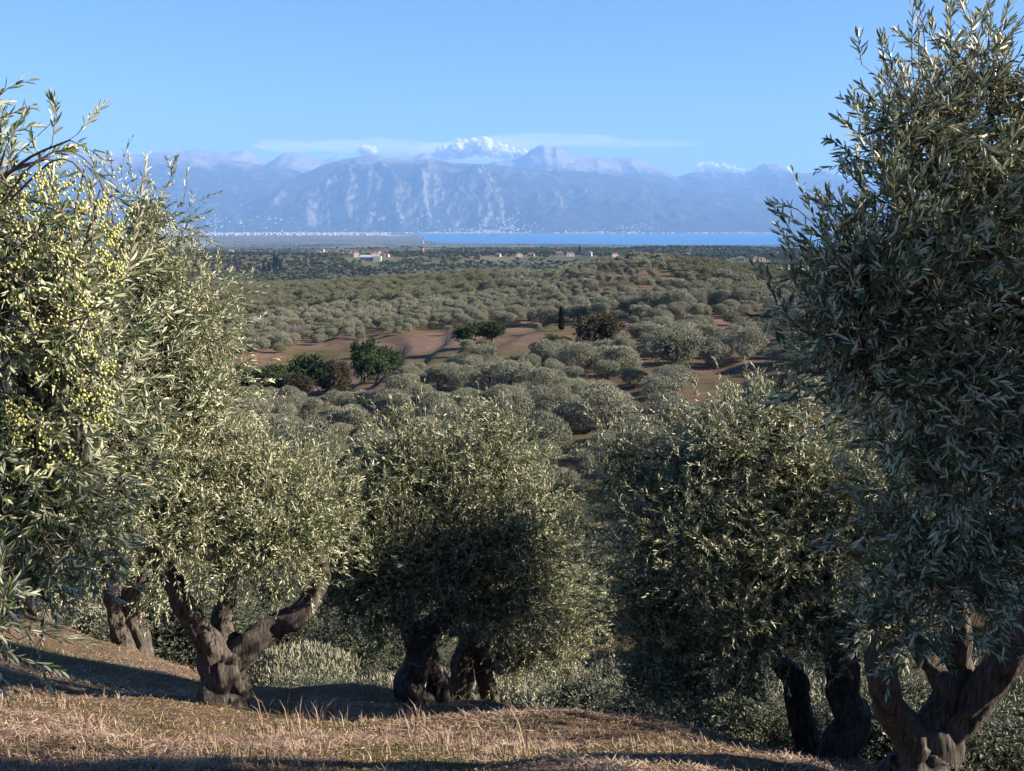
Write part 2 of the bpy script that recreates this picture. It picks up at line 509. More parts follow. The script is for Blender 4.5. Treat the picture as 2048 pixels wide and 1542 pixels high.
def mountain_z(X, Y):
    z = np.full(X.shape, -175.0)
    for k, rg in enumerate(RANGES):
        xs, hs = skyline(rg['pts'], rg['D'])
        H = np.interp(X, xs, hs)
        wig = 700 * fbm(X / 3500, X * 0 + 3 * k, 70 + k, 3)
        d = Y - (rg['D'] + wig * (0.4 if k == 0 else 1))
        H = H * (rg['D'] + np.where(np.abs(d) < 1e9, wig * (0.4 if k == 0 else 1), 0)) / rg['D'] + 0
        W = np.where(d < 0, rg['Wf'], rg['Wb'])
        t = np.clip(1 - np.abs(d) / W, 0, 1)
        p = t ** rg['sharp']
        if rg.get('cliff'):
            cz = np.interp(X, [pt(u, 400, rg['D'])[0] for u in (640, 690, 1000, 1060)], [0, 1, 1, 0])
            pc = np.interp(t, [0, 0.16, 0.34, 0.52, 0.60, 0.8, 1], [0, 0.07, 0.24, 0.62, 0.70, 0.84, 1.0])
            p = p * (1 - cz) + pc * cz
        env = np.sin(np.pi * np.clip(t, 0, 1) ** 0.85) ** 0.8
        wx = X + 900 * fbm(X / 4000, Y / 4000, 90 + k, 3)
        gul = ridged(wx / 1900, Y / 4600, 80 + k, 6, 0.6) - 0.5
        fine = fbm(X / 420, Y / 420, 95 + k, 3)
        if rg.get('cliff'):
            gul = gul * (1 - 0.5 * cz) + 0.9 * cz * (ridged(wx / 560 + Y / 5000, Y / 2600, 85, 5, 0.65) - 0.5)
        amp = 1.6 * rg['amp'] * np.clip((H + 150) / 900, 0.15, 1.2)
        zz = -170 + (H + 170) * p + env * amp * gul + env * amp * 0.25 * fine + t * t * 18 * fine + (t ** 3 * 190 * (ridged(X / 1000, Y / 1400, 99, 5, 0.65) - 0.45) if k == 0 else t ** 3 * 40 * (ridged(X / 700, Y / 900, 98, 4, 0.6) - 0.45))
        z = np.maximum(z, zz)
    return z


def mountain_material():
    m, nt, out = new_mat('mountain_scrub_and_limestone')
    n = N(nt)
    g = n('NewGeometry')
    P = g.outputs['Position']
    sep = n('SeparateXYZ', Vector=P); ns = n('SeparateXYZ', Vector=g.outputs['True Normal'])
    a = n.noise(P, 0.0011, 5, 0.65); b = n.noise(P, 0.006, 4, 0.65); bb = n.noise(P, 0.03, 3, 0.7)
    scrub = n.ramp(b, [(0.3, (0.018, 0.026, 0.016)), (0.55, (0.036, 0.042, 0.026)), (0.75, (0.085, 0.08, 0.052))])
    rock = n.ramp(bb, [(0.3, (0.13, 0.12, 0.115)), (0.7, (0.28, 0.26, 0.245))])
    steep = n.mr(n.math('ADD', ns.outputs[2], n.math('MULTIPLY', n.math('SUBTRACT', bb, 0.5), 0.42)), 0.66, 0.50)
    high = n.mr(n.math('ADD', sep.outputs[2], n.math('MULTIPLY', n.math('SUBTRACT', a, 0.5), 1100)), 1330, 1720)
    patch = n.mr(n.math('MULTIPLY', a, b), 0.30, 0.40, 0.0, 0.55)
    f = n.math('MAXIMUM', n.math('MAXIMUM', steep, n.math('MULTIPLY', high, 0.9)), patch)
    c = n.mix(f, scrub, rock)
    c = n.mix(high, c, n.ramp(bb, [(0.3, (0.21, 0.20, 0.19)), (0.7, (0.40, 0.38, 0.36))]))
    bm = n('Bump', Strength=0.8, Distance=95.0, Height=n.noise(P, 0.0045, 6, 0.7))
    s = n('BsdfPrincipled', **{'Base Color': c, 'Roughness': 0.95, 'Specular IOR Level': 0.05, 'Normal': bm.outputs[0]})
    nt.links.new(s.outputs[0], out.inputs['Surface'])
    return m


_mx = np.linspace(-17000, 17000, 720); _my = np.concatenate([np.linspace(19600, 34500, 175), np.linspace(34700, 39500, 14)])
MX, MY = np.meshgrid(_mx, _my)
MZ = mountain_z(MX, MY)
_i, _j = np.meshgrid(np.arange(len(_my) - 1), np.arange(len(_mx) - 1), indexing='ij')
_a = (_i * len(_mx) + _j).ravel()
mountains = link('mountains', make_mesh('mountains', np.stack([MX, MY, MZ], -1).reshape(-1, 3),
                 np.stack([_a, _a + 1, _a + len(_mx) + 1, _a + len(_mx)], 1), mat=mountain_material(), smooth=True), kind='structure')
MTOP = float(MZ.max())


def mountain_at(x, y):
    i = np.clip(np.searchsorted(_mx, x) - 1, 0, len(_mx) - 2); j = np.clip(np.searchsorted(_my, y) - 1, 0, len(_my) - 2)
    a = (x - _mx[i]) / (_mx[i + 1] - _mx[i]); b = (y - _my[j]) / (_my[j + 1] - _my[j])
    return (MZ[j, i] * (1 - a) + MZ[j, i + 1] * a) * (1 - b) + (MZ[j + 1, i] * (1 - a) + MZ[j + 1, i + 1] * a) * b


# ---------------------------------------------------------------- haze
HAZE_DENSITY = 4.0e-5
HAZE_COLOR = (0.26, 0.51, 1.0)
m, nt, out = new_mat('haze_air')
vol = nt.nodes.new('ShaderNodeVolumePrincipled')
vol.inputs['Color'].default_value = (*HAZE_COLOR, 1)
vol.inputs['Density'].default_value = HAZE_DENSITY
vol.inputs['Anisotropy'].default_value = 0.0
nt.links.new(vol.outputs[0], out.inputs['Volume'])
hz = Acc()
hz_lo = min(float(gv[:, 2].min()), float(MZ.min())) - 1.0
hz_hi = MTOP + 25.0
hz.box((0, 0, (hz_lo + hz_hi) / 2), (94000, 94000, hz_hi - hz_lo))
link('haze', hz.mesh('haze', m), kind='stuff')

# ---------------------------------------------------------------- olive trees
M_BARK = bark_mat('olive_bark', (0.018, 0.014, 0.012), (0.25, 0.21, 0.175), 17.0)
M_TWIG = bark_mat('olive_twig', (0.16, 0.12, 0.085), (0.34, 0.28, 0.21), 30)
M_LEAF = leaf_mat('olive_leaf', (0.034, 0.072, 0.020), (0.15, 0.20, 0.058), (0.46, 0.48, 0.29), (0.92, 0.88, 0.57), rough=0.45, spec=0.45, transl=0.15)
M_LEAF_FAR = leaf_mat('olive_leaf_grove', (0.095, 0.115, 0.068), (0.36, 0.36, 0.25), (0.17, 0.185, 0.12), (0.44, 0.425, 0.30), rough=0.6, spec=0.25, transl=0.04)
M_LEAF_SLOPE_SHADE = leaf_mat('olive_leaf_slope_shade', (0.020, 0.040, 0.014), (0.07, 0.095, 0.036), (0.16, 0.175, 0.11), (0.34, 0.34, 0.235), rough=0.5, spec=0.35, transl=0.12)  # leaf colour darkened to stand for shade from the trees above
M_FRUIT = plain_mat('green_olive_skin', (0.68, 0.68, 0.20), rough=0.4, spec=0.5, noise=0.3, scale=30)
M_FRUIT_DARK = plain_mat('ripe_olive_skin', (0.045, 0.022, 0.05), rough=0.35, spec=0.5, noise=0.2, scale=25)


def tube(path, radii, sides=8, lump=0.0, flute=0.0, seed=0, twist=0.0, cap=True):
    """a swept tube with an uneven, fluted surface"""
    path = np.asarray(path, float); radii = np.asarray(radii, float)
    n = len(path)
    tan = unit(np.gradient(path, axis=0))
    ref = np.array([0.31, 0.95, 0.05]) if abs(tan[0, 1]) < 0.9 else np.array([1.0, 0.1, 0.0])
    e1 = np.zeros((n, 3))
    a = ref
    for i in range(n):
        a = a - tan[i] * np.dot(a, tan[i]); a = a / max(np.linalg.norm(a), 1e-6)
        e1[i] = a
    e2 = np.cross(tan, e1)
    s = np.concatenate([[0], np.cumsum(np.linalg.norm(np.diff(path, axis=0), axis=1))])
    th = np.linspace(0, 2 * math.pi, sides, endpoint=False)
    T, S = np.meshgrid(th, s)
    k = np.ones_like(T)
    if lump: k = k + lump * (fbm(np.cos(T) * 1.6 + 9 + seed, S / max(radii.max(), .01) * 0.55 + np.sin(T) * 1.6, seed, 4, 0.6)) * 1.3
    if flute:
        Tw = T + 0.5 * fbm(S * 1.7 + seed, T * 0, seed + 5, 2)
        k = k + flute * (np.cos(3 * Tw + twist * S + seed) + 0.7 * np.cos(5 * Tw + twist * 1.4 * S + 2 * seed) + 0.55 * np.cos(9 * Tw + twist * 2.0 * S))
    if lump and sides > 20: k = k + 0.10 * fbm(T * 4.2 + seed, S / max(radii.max(), .01) * 2.2, seed + 3, 3) + 0.12 * np.clip(fbm(np.cos(T) * 2.5 + 3, S / max(radii.max(), .01) * 1.4 + np.sin(T) * 2.5, seed + 8, 2), 0, 1)
    rr = radii[:, None] * k
    v = path[:, None, :] + rr[..., None] * (np.cos(T)[..., None] * e1[:, None, :] + np.sin(T)[..., None] * e2[:, None, :])
    v = v.reshape(-1, 3)
    i, j = np.meshgrid(np.arange(n - 1), np.arange(sides), indexing='ij')
    a = (i * sides + j).ravel(); b = (i * sides + (j + 1) % sides).ravel()
    q = np.stack([a, b, b + sides, a + sides], 1)
    t = None
    if cap:
        v = np.concatenate([v, path[-1:] + tan[-1:] * radii[-1] * 0.4])
        c = len(v) - 1; o = (n - 1) * sides
        t = np.array([[o + j, o + (j + 1) % sides, c] for j in range(sides)])
    return v, q, t


def smooth_path(pts, n):
    pts = np.asarray(pts, float)
    s = np.concatenate([[0], np.cumsum(np.linalg.norm(np.diff(pts, axis=0), axis=1))])
    if len(pts) == 2: pts = np.stack([pts[0], pts.mean(0), pts[1]]); s = np.array([0, s[-1] / 2, s[-1]])
    P = np.concatenate([[2 * pts[0] - pts[1]], pts, [2 * pts[-1] - pts[-2]]])
    q = np.linspace(0, s[-1], n)
    i = np.clip(np.searchsorted(s, q, side='right') - 1, 0, len(s) - 2)
    t = ((q - s[i]) / (s[i + 1] - s[i]))[:, None]
    p0, p1, p2, p3 = P[i], P[i + 1], P[i + 2], P[i + 3]
    return 0.5 * (2 * p1 + (p2 - p0) * t + (2 * p0 - 5 * p1 + 4 * p2 - p3) * t**2 + (3 * p1 - p0 - 3 * p2 + p3) * t**3)


def leaf_faces(P, D, Nn, L, W, fine):
    """lance-shaped leaves; fine ones are two folded halves of four corners"""
    S = np.cross(D, Nn)
    L = L[:, None]; W = W[:, None]
    n = len(P)
    if fine:
        curl = -0.10 * L
        v = np.stack([P,
                      P + D * 0.30 * L + S * 0.46 * W + Nn * 0.16 * W, P + D * 0.70 * L + S * 0.42 * W + Nn * (0.16 * W + 0.4 * curl),
                      P + D * L + Nn * curl,
                      P + D * 0.70 * L - S * 0.42 * W + Nn * (0.16 * W + 0.4 * curl), P + D * 0.30 * L - S * 0.46 * W + Nn * 0.16 * W], 1)
        b = np.arange(n)[:, None] * 6
        q = np.concatenate([b + [0, 1, 2, 3], b + [0, 3, 4, 5]])
        return v.reshape(-1, 3), q, 6
    v = np.stack([P, P + D * 0.5 * L + S * 0.5 * W + Nn * 0.12 * W, P + D * L - Nn * 0.08 * L, P + D * 0.5 * L - S * 0.5 * W + Nn * 0.12 * W], 1)
    return v.reshape(-1, 3), np.arange(n)[:, None] * 4 + np.array([0, 1, 2, 3]), 4


def shoots(base, axis, length, per, L, W, fine, rng, droop=0.15):
    """leafy shoots: returns leaf vertices and faces, twig vertices and faces, and the leaf frames"""
    n = len(base)
    axis = unit(axis)
    t = (np.arange(per) + 0.6) / per
    t = np.clip(t[None, :] * 0.88 + 0.1 + rng.normal(0, 0.02, (n, per)), 0.03, 1.0)
    dr = droop * rng.uniform(0.2, 1.4, (n, 1))
    side = unit(np.cross(axis, np.array([0.2, 0.3, 1.0]) + rng.normal(0, 0.3, (n, 3))))
    bend = side * rng.normal(0, 0.18, (n, 1)) + np.array([0, 0, -1.0]) * dr
    ln = length[:, None, None]
    pos = base[:, None, :] + ln * (axis[:, None, :] * t[..., None] + bend[:, None, :] * (t**2)[..., None])
    ax = unit(axis[:, None, :] + 2 * bend[:, None, :] * t[..., None])
    s2 = unit(np.cross(ax, side[:, None, :]))
    s1 = np.cross(s2, ax)
    k = np.arange(per)
    phi = ((k // 2) % 2) * (math.pi / 2) + (k % 2) * math.pi
    phi = phi[None, :] + rng.uniform(0, 2 * math.pi, (n, 1)) + rng.normal(0, 0.35, (n, per))
    rad = np.cos(phi)[..., None] * s1 + np.sin(phi)[..., None] * s2
    al = (0.80 - 0.45 * t + rng.normal(0, 0.16, (n, per)))[..., None]
    D = unit(np.cos(al) * ax + np.sin(al) * rad)
    Nn = unit(np.sin(al) * ax - np.cos(al) * rad + rng.normal(0, 0.28, (n, per, 3)))
    Nn = unit(Nn - D * (Nn * D).sum(-1, keepdims=True))
    Nn = Nn * np.where(rng.random((n, per, 1)) < 0.38, -1.0, 1.0)      # many leaves twist and turn their pale side up
    sz = rng.uniform(0.7, 1.15, (n, per)) * (0.75 + 0.45 * np.sin(math.pi * np.clip(t, 0.05, 0.95)) ** 0.7)
    Pf, Df, Nf = pos.reshape(-1, 3), D.reshape(-1, 3), Nn.reshape(-1, 3)
    Lf = (L * sz).ravel(); Wf = (W * sz).ravel()
    lv, lq, per_leaf = leaf_faces(Pf, Df, Nf, Lf, Wf, fine)
    var = np.clip(rng.normal(0.45, 0.22, (n, per)) + rng.normal(0, 0.12, (n, 1)), 0, 1).ravel()
    # twig: a thin three-sided stem
    ts = np.array([0.0, 0.5, 1.0])
    tp = base[:, None, :] + ln * (axis[:, None, :] * ts[:, None] + bend[:, None, :] * (ts**2)[:, None])
    rr = np.array([1.0, 0.7, 0.3]) * (0.0035 + 0.012 * W)
    an = np.array([0, 2.1, 4.2])
    off = np.cos(an)[:, None, None] * side[None] + np.sin(an)[:, None, None] * unit(np.cross(axis, side))[None]      # 3 x n x 3
    tv = tp[:, :, None, :] + rr[None, :, None, None] * off.transpose(1, 0, 2)[:, None, :, :]
    b = np.arange(n)[:, None] * 9
    tq = np.concatenate([b + [r * 3 + c, r * 3 + (c + 1) % 3, r * 3 + 3 + (c + 1) % 3, r * 3 + 3 + c] for r in range(2) for c in range(3)])
    return (lv, lq, np.repeat(var, per_leaf)), (tv.reshape(-1, 3), tq), (Pf, Df, Nf, Lf, Wf)


def rand_dirs(n, rng):
    v = rng.normal(size=(n, 3))
    return unit(v)


def crown_geometry(lobes, rng, density, L, W, per, length, fine=False, up=0.55, cluster=16, spread=0.20, inner=1.0, tips=0.06, anchor=None,
                   inner_size=(0.095, 0.030), keep=None):
    """leaves and twigs filling a set of ellipsoid lobes (centre, radii, weight); clumped on the outside, sparse and dark inside.
    density = clusters per square metre of lobe surface"""
    lea, twg, inn = Acc(), Acc(), Acc()
    frames = []
    for li, (c, r, w) in enumerate(lobes):
        c = np.asarray(c, float); r = np.asarray(r, float)
        p = 1.6
        area = 4 * math.pi * (((r[0] * r[1])**p + (r[0] * r[2])**p + (r[1] * r[2])**p) / 3) ** (1 / p)
        nc = max(2, int(area * density * w))
        d = rand_dirs(nc, rng)
        cc = c + d * r * (rng.uniform(0.55, 1.0, (nc, 1)) ** 0.6) * (1 + 0.10 * rng.normal(size=(nc, 1)))
        # skip clusters buried deep inside another lobe
        deep = np.zeros(nc, bool)
        for lj, (c2, r2, w2) in enumerate(lobes):
            if lj != li: deep |= (((cc - np.asarray(c2)) / np.asarray(r2))**2).sum(1) < 0.30
        cc, d = cc[~deep], d[~deep]
        nc = len(cc)
        if nc == 0: continue
        out = unit(d / r)
        size = rng.uniform(0.6, 1.4, nc)
        cnt = np.maximum(3, (cluster * size).astype(int))
        idx = np.repeat(np.arange(nc), cnt)
        m = len(idx)
        off = np.clip(rng.normal(size=(m, 3)), -1.6, 1.6) * (spread * size[idx])[:, None]
        base = cc[idx] + off
        cax = unit(out + np.array([0, 0, up]) * rng.uniform(0.3, 1.6, (nc, 1)) + 0.45 * rng.normal(size=(nc, 3)))
        ax = unit(cax[idx] + 0.55 * rng.normal(size=(m, 3)) + off * 1.2)
        ln = length * rng.uniform(0.5, 1.35, m)
        # some long shoots stand up out of the top
        tip = (rng.random(m) < tips) & (d[idx, 2] > 0.25)
        ax[tip] = unit(ax[tip] * 0.35 + np.array([0, 0, 1.0]) + 0.12 * rng.normal(size=(tip.sum(), 3)))
        ln[tip] *= rng.uniform(1.3, 2.0, tip.sum())
        if keep is not None:
            ok = keep(base)
            base, ax, ln, idx = base[ok], ax[ok], ln[ok], idx[ok]
        if len(base) == 0: continue
        (lv, lq, var), (tv, tq), fr = shoots(base, ax, ln, per, L, W, fine, rng)
        lea.add(lv, lq, var=var)
        twg.add(tv, tq)
        frames.append(fr)
        if fine:                      # a thin stem from the heart of each cluster to each shoot
            A = cc[idx]; B = base
            dv = unit(B - A + 1e-6); s_ = unit(np.cross(dv, np.array([0.3, 0.2, 1.0]))); t_ = np.cross(dv, s_)
            ring = [np.cos(a_) * s_ + np.sin(a_) * t_ for a_ in (0, 2.1, 4.2)]
            vv = np.stack([A + 0.0035 * q_ for q_ in ring] + [B + 0.0026 * q_ for q_ in ring], 1).reshape(-1, 3)
            b_ = np.arange(len(A))[:, None] * 6
            twg.add(vv, np.concatenate([b_ + [c_, (c_ + 1) % 3, 3 + (c_ + 1) % 3, 3 + c_] for c_ in range(3)]))
        # inner branchlets from the lobe's heart to its clusters
        for k in range(0, nc, 2 if fine else (4 if L < 0.1 else 6)):
            a = c + (cc[k] - c) * 0.05 + rng.normal(0, 0.05, 3)
            b = cc[k] + cax[k] * length * 0.4
            mid = (a + b) / 2 + rng.normal(0, 0.06, 3) + np.array([0, 0, -0.05])
            pth = np.stack([a, mid, b])
            v, q, t = tube(pth, [0.014 + 0.006 * r.mean(), 0.010, 0.004], 3, cap=False)
            twg.add(v, q)
        # inner leaves, their shade put in as a darker tone
        ni = int(area * 300 * inner * w)
        if ni:
            q_ = c + rand_dirs(ni, rng) * r * rng.uniform(0.3, 0.72, (ni, 1))
            D = rand_dirs(ni, rng); S = rand_dirs(ni, rng)
            Nn = unit(np.cross(D, S))
            v, q, _ = leaf_faces(q_, D, Nn, np.full(ni, inner_size[0]) * rng.uniform(0.7, 1.3, ni), np.full(ni, inner_size[1]), False)
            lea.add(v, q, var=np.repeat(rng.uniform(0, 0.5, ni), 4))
    return lea, twg, frames


def px_lobe(u, v, ru, rv, D, w=1.0, depth=None):
    """a lobe of foliage whose centre is seen at (u, v) from the camera, D metres ahead, with its radii in photograph pixels"""
    k = D / FPX
    rx, rz = ru * k, rv * k
    return (pt(u, v, D), (rx, depth if depth else 0.75 * (rx + rz) / 1.0 * 0.9, rz), w)


def build_tree(name, label, base, stems, lobes, seed, density=5.0, L=0.066, W=0.0152, per=14, length=0.26, fine=False, group=None, links=True,
               leaf=None, cat='olive tree', inner=1.0, tips=0.06, spread=0.20, up=0.55, cluster=16, keep=None):
    """stems: list of (name, [(u, v, D, radius), ...]) as points (world) -> trunk and limb parts"""
    rng = np.random.default_rng(seed)
    base = np.asarray(base, float)
    root = link(name, None, loc=base)
    tag(root, label, cat, group)
    ends = []
    for k, (nm, pts) in enumerate(stems):
        P = np.array([p[0] for p in pts]); R = np.array([p[1] for p in pts])
        n = max(24, int(len(pts) * (16 if nm == 'trunk' else 11)))
        path = smooth_path(P, n)
        s = np.linspace(0, 1, n); sp = np.concatenate([[0], np.cumsum(np.linalg.norm(np.diff(P, axis=0), axis=1))]); sp /= sp[-1]
        rad = np.interp(s, sp, R)
        wob = np.stack([fbm(s * 5 + 3 * j, s * 0 + k, seed + j, 2) for j in range(3)], 1)
        path += wob * rad[:, None] * 0.55 * np.sin(np.pi * s)[:, None]
        sides = 56 if nm == 'trunk' else 32
        v, q, t = tube(path - base, rad, sides, lump=0.24, flute=0.07 if nm == 'trunk' else 0.055, seed=seed * 7 + k, twist=2.5)
        a = Acc(); a.add(v, q, t)
        link(nm, a.mesh(nm, M_BARK, True), root)
        ends.append(path[-1]); ends.append(path[int(n * 0.7)])
    ends = np.array(ends)
    br = Acc()
    if links:
        for (c, r, w) in lobes:
            c = np.asarray(c)
            e = ends[np.argmin(((ends - c)**2).sum(1))]
            dist = np.linalg.norm(c - e)
            mid = (e + c) / 2 + rng.normal(0, 0.08, 3) * dist + np.array([0, 0, 0.08 * dist])
            pth = smooth_path([e, mid, c], 9)
            v, q, t = tube(pth - base, np.linspace(0.055, 0.010, 9), 8, lump=0.2, seed=seed)
            br.add(v, q, t)
        b = link('branch', br.mesh('branch', M_BARK, True), root)
    lob = []
    for c, r, w in lobes:                # break every mass of foliage into smaller tufts with hollows between them
        c = np.asarray(c) - base; r = np.asarray(r)
        for d in rand_dirs(5, rng):
            k = rng.uniform(0.38, 0.60)
            lob.append((c + d * r * rng.uniform(0.35, 0.68), r * k * np.array([1, 1, rng.uniform(0.8, 1.25)]), w * rng.uniform(0.75, 1.1)))
    kp = (lambda b: keep(b + base)) if keep else None
    lea, twg, frames = crown_geometry(lob, rng, density, L, W, per, length, fine, up=up, cluster=cluster, spread=spread, inner=inner, tips=tips, keep=kp)
    cr = link('crown', lea.mesh('crown', leaf or M_LEAF), root)
    link('twigs', twg.mesh('twigs', M_TWIG, True), cr, kind='stuff')
    return root, cr, frames


def stem_px(nm, pts):
    return (nm, [(pt(u, v, D), r) for (u, v, D, r) in pts])


def gz(x, y):
    return float(ground_z(np.array([x]), np.array([y]))[0])


def base_px(u, D, sink=0.05):
    x = (u - 1024.0) / FPX * D * 1.03
    return np.array([x, D, gz(x, D) - sink])


def rooted(nm, u, D, r, rest, flare=1.4):
    """a trunk that flares out of the ground at column u, distance D"""
    b = base_px(u, D, 0.12)
    p = pt(*proj(b)[0], *proj(b)[1], D) if False else b
    pts = [(b, r * min(flare, 1.45)), (b + np.array([0, 0, 0.22]), r * 1.12)]
    pts += [(pt(u2, v2, D2), r2) for (u2, v2, D2, r2) in rest]
    return b, (nm, pts)

# ---------------------------------------------------------------- the trees on the near slope
def near_trees():
    G = 'olive trees on the near slope'
    # big double-limbed tree left of the middle
    b, tr = rooted('trunk', 432, 13.0, 0.27, [(438, 1345, 13.0, 0.27), (448, 1290, 13.0, 0.27)])
    build_tree('olive_tree', 'gnarled olive tree with two wide bent limbs and a tall silvery crown', b, [tr,
        stem_px('limb', [(432, 1310, 12.9, 0.17), (408, 1265, 12.8, 0.15), (372, 1195, 12.7, 0.13), (322, 1120, 12.6, 0.11), (290, 1000, 12.5, 0.07)]),
        stem_px('limb', [(465, 1320, 13.0, 0.19), (505, 1285, 13.0, 0.16), (560, 1245, 13.1, 0.15), (612, 1205, 13.1, 0.14), (640, 1130, 13.2, 0.11), (600, 1010, 13.2, 0.06)]),
        stem_px('limb', [(448, 1285, 13.1, 0.15), (446, 1235, 13.2, 0.12), (452, 1160, 13.2, 0.09), (430, 980, 13.0, 0.06)])],
        [px_lobe(292, 500, 62, 130, 12.7, 0.8), px_lobe(300, 660, 130, 170, 12.6), px_lobe(385, 800, 120, 170, 12.7), px_lobe(400, 620, 60, 90, 12.8, 0.5),
         px_lobe(270, 880, 150, 170, 12.4), px_lobe(300, 1020, 160, 110, 12.2), px_lobe(480, 950, 130, 150, 12.8), px_lobe(590, 975, 115, 95, 13.3),
         px_lobe(470, 1055, 150, 85, 12.6), px_lobe(590, 1045, 115, 85, 12.9), px_lobe(190, 760, 120, 200, 12.9, 0.7)],
        101, density=5.3, length=0.27, group=G, tips=0.2)
    # tree with a split trunk in the middle
    b, tr = rooted('trunk', 828, 15.0, 0.20, [(828, 1340, 15.0, 0.19), (838, 1290, 15.0, 0.18)], 1.45)
    b2, tr2 = rooted('trunk', 872, 15.3, 0.15, [(862, 1330, 15.2, 0.12), (850, 1285, 15.1, 0.13)], 1.5)
    build_tree('olive_tree', 'olive tree with split flaring trunk and broad crown in mid slope', b, [tr, tr2,
        stem_px('limb', [(840, 1295, 15.0, 0.20), (855, 1262, 15.0, 0.16), (890, 1235, 14.9, 0.14), (912, 1200, 14.9, 0.11), (950, 1090, 15.0, 0.07)]),
        stem_px('limb', [(832, 1290, 15.0, 0.15), (818, 1240, 15.0, 0.13), (800, 1170, 14.9, 0.10), (770, 1050, 14.8, 0.06)])],
        [px_lobe(760, 960, 110, 90, 15.0), px_lobe(805, 895, 60, 50, 15.1, 0.9), px_lobe(965, 935, 90, 90, 15.2), px_lobe(975, 865, 48, 45, 15.2, 0.9), px_lobe(880, 960, 110, 90, 14.9),
         px_lobe(690, 1020, 95, 110, 15.0), px_lobe(800, 1070, 140, 120, 14.6), px_lobe(950, 1060, 140, 120, 14.7), px_lobe(1055, 1040, 80, 110, 15.0), px_lobe(1080, 1130, 70, 100, 15.1),
         px_lobe(720, 1160, 100, 90, 14.7), px_lobe(880, 1145, 130, 65, 14.8), px_lobe(1000, 1180, 120, 85, 15.0), px_lobe(790, 1240, 60, 55, 14.4, 0.7)],
        202, density=5.2, length=0.26, group=G, tips=0.12)
    # twin-stemmed tree right behind it
    b, tr = rooted('trunk', 915, 16.6, 0.17, [(925, 1350, 16.6, 0.17), (940, 1300, 16.6, 0.17), (962, 1270, 16.6, 0.15)], 1.5)
    b2, tr2 = rooted('trunk', 975, 16.8, 0.13, [(970, 1365, 16.7, 0.13), (962, 1320, 16.7, 0.14), (960, 1285, 16.6, 0.15)], 1.5)
    build_tree('olive_tree', 'twin-stemmed olive tree with an arch between its legs, beside the split trunk', b, [tr, tr2,
        stem_px('limb', [(962, 1272, 16.6, 0.15), (985, 1250, 16.5, 0.12), (1020, 1225, 16.4, 0.09), (1060, 1180, 16.4, 0.06)]),
        stem_px('limb', [(955, 1275, 16.6, 0.12), (930, 1262, 16.6, 0.09), (900, 1265, 16.6, 0.06)])],
        [px_lobe(1090, 1180, 80, 110, 16.8), px_lobe(1020, 1250, 90, 60, 16.6), px_lobe(1120, 1290, 70, 90, 17.0), px_lobe(1050, 1320, 75, 75, 16.9, 0.8), px_lobe(1160, 1240, 50, 60, 17.2)],
        303, density=5.0, length=0.25, group=G, tips=0.08)
    # pair of stems at the left edge of the slope
    b, tr = rooted('trunk', 238, 21.5, 0.17, [(232, 1210, 21.5, 0.16), (226, 1170, 21.4, 0.13), (210, 1110, 21.3, 0.08)], 1.5)
    b2, tr2 = rooted('trunk', 264, 21.8, 0.21, [(262, 1215, 21.7, 0.20), (278, 1165, 21.6, 0.16), (292, 1110, 21.5, 0.10)], 1.5)
    build_tree('olive_tree', 'olive tree with two dark upright stems standing left behind the gnarled tree', b, [tr, tr2],
        [px_lobe(180, 1080, 110, 90, 21.4), px_lobe(290, 1060, 110, 90, 21.6), px_lobe(230, 980, 120, 80, 21.6), px_lobe(120, 1150, 70, 60, 21.5, 0.8), px_lobe(340, 1150, 60, 60, 21.8, 0.8)],
        404, density=2.3, L=0.085, W=0.024, length=0.30, group=G, per=12)
    b, tr = rooted('trunk', 62, 24.0, 0.22, [(60, 1205, 24.0, 0.22), (52, 1160, 24.0, 0.18), (40, 1090, 24.0, 0.10)], 1.6)
    build_tree('olive_tree', 'shaded olive tree with a single thick trunk at the far left crest', b, [tr],
        [px_lobe(50, 1080, 120, 90, 24), px_lobe(-30, 1000, 120, 100, 24), px_lobe(120, 1010, 110, 90, 24.3), px_lobe(20, 1150, 90, 50, 23.6, 0.8)],
        505, density=2.0, L=0.09, W=0.026, length=0.32, group=G, per=12)
    # dark broad tree right of the gap, two stems
    b, tr = rooted('trunk', 1640, 14.0, 0.17, [(1612, 1465, 13.9, 0.16), (1594, 1410, 13.8, 0.15), (1582, 1365, 13.7, 0.15), (1540, 1290, 13.5, 0.10), (1480, 1180, 13.4, 0.06)], 1.4)
    b2, tr2 = rooted('trunk', 1700, 13.2, 0.22, [(1700, 1440, 13.2, 0.20), (1690, 1370, 13.2, 0.18), (1678, 1310, 13.1, 0.17)], 1.5)
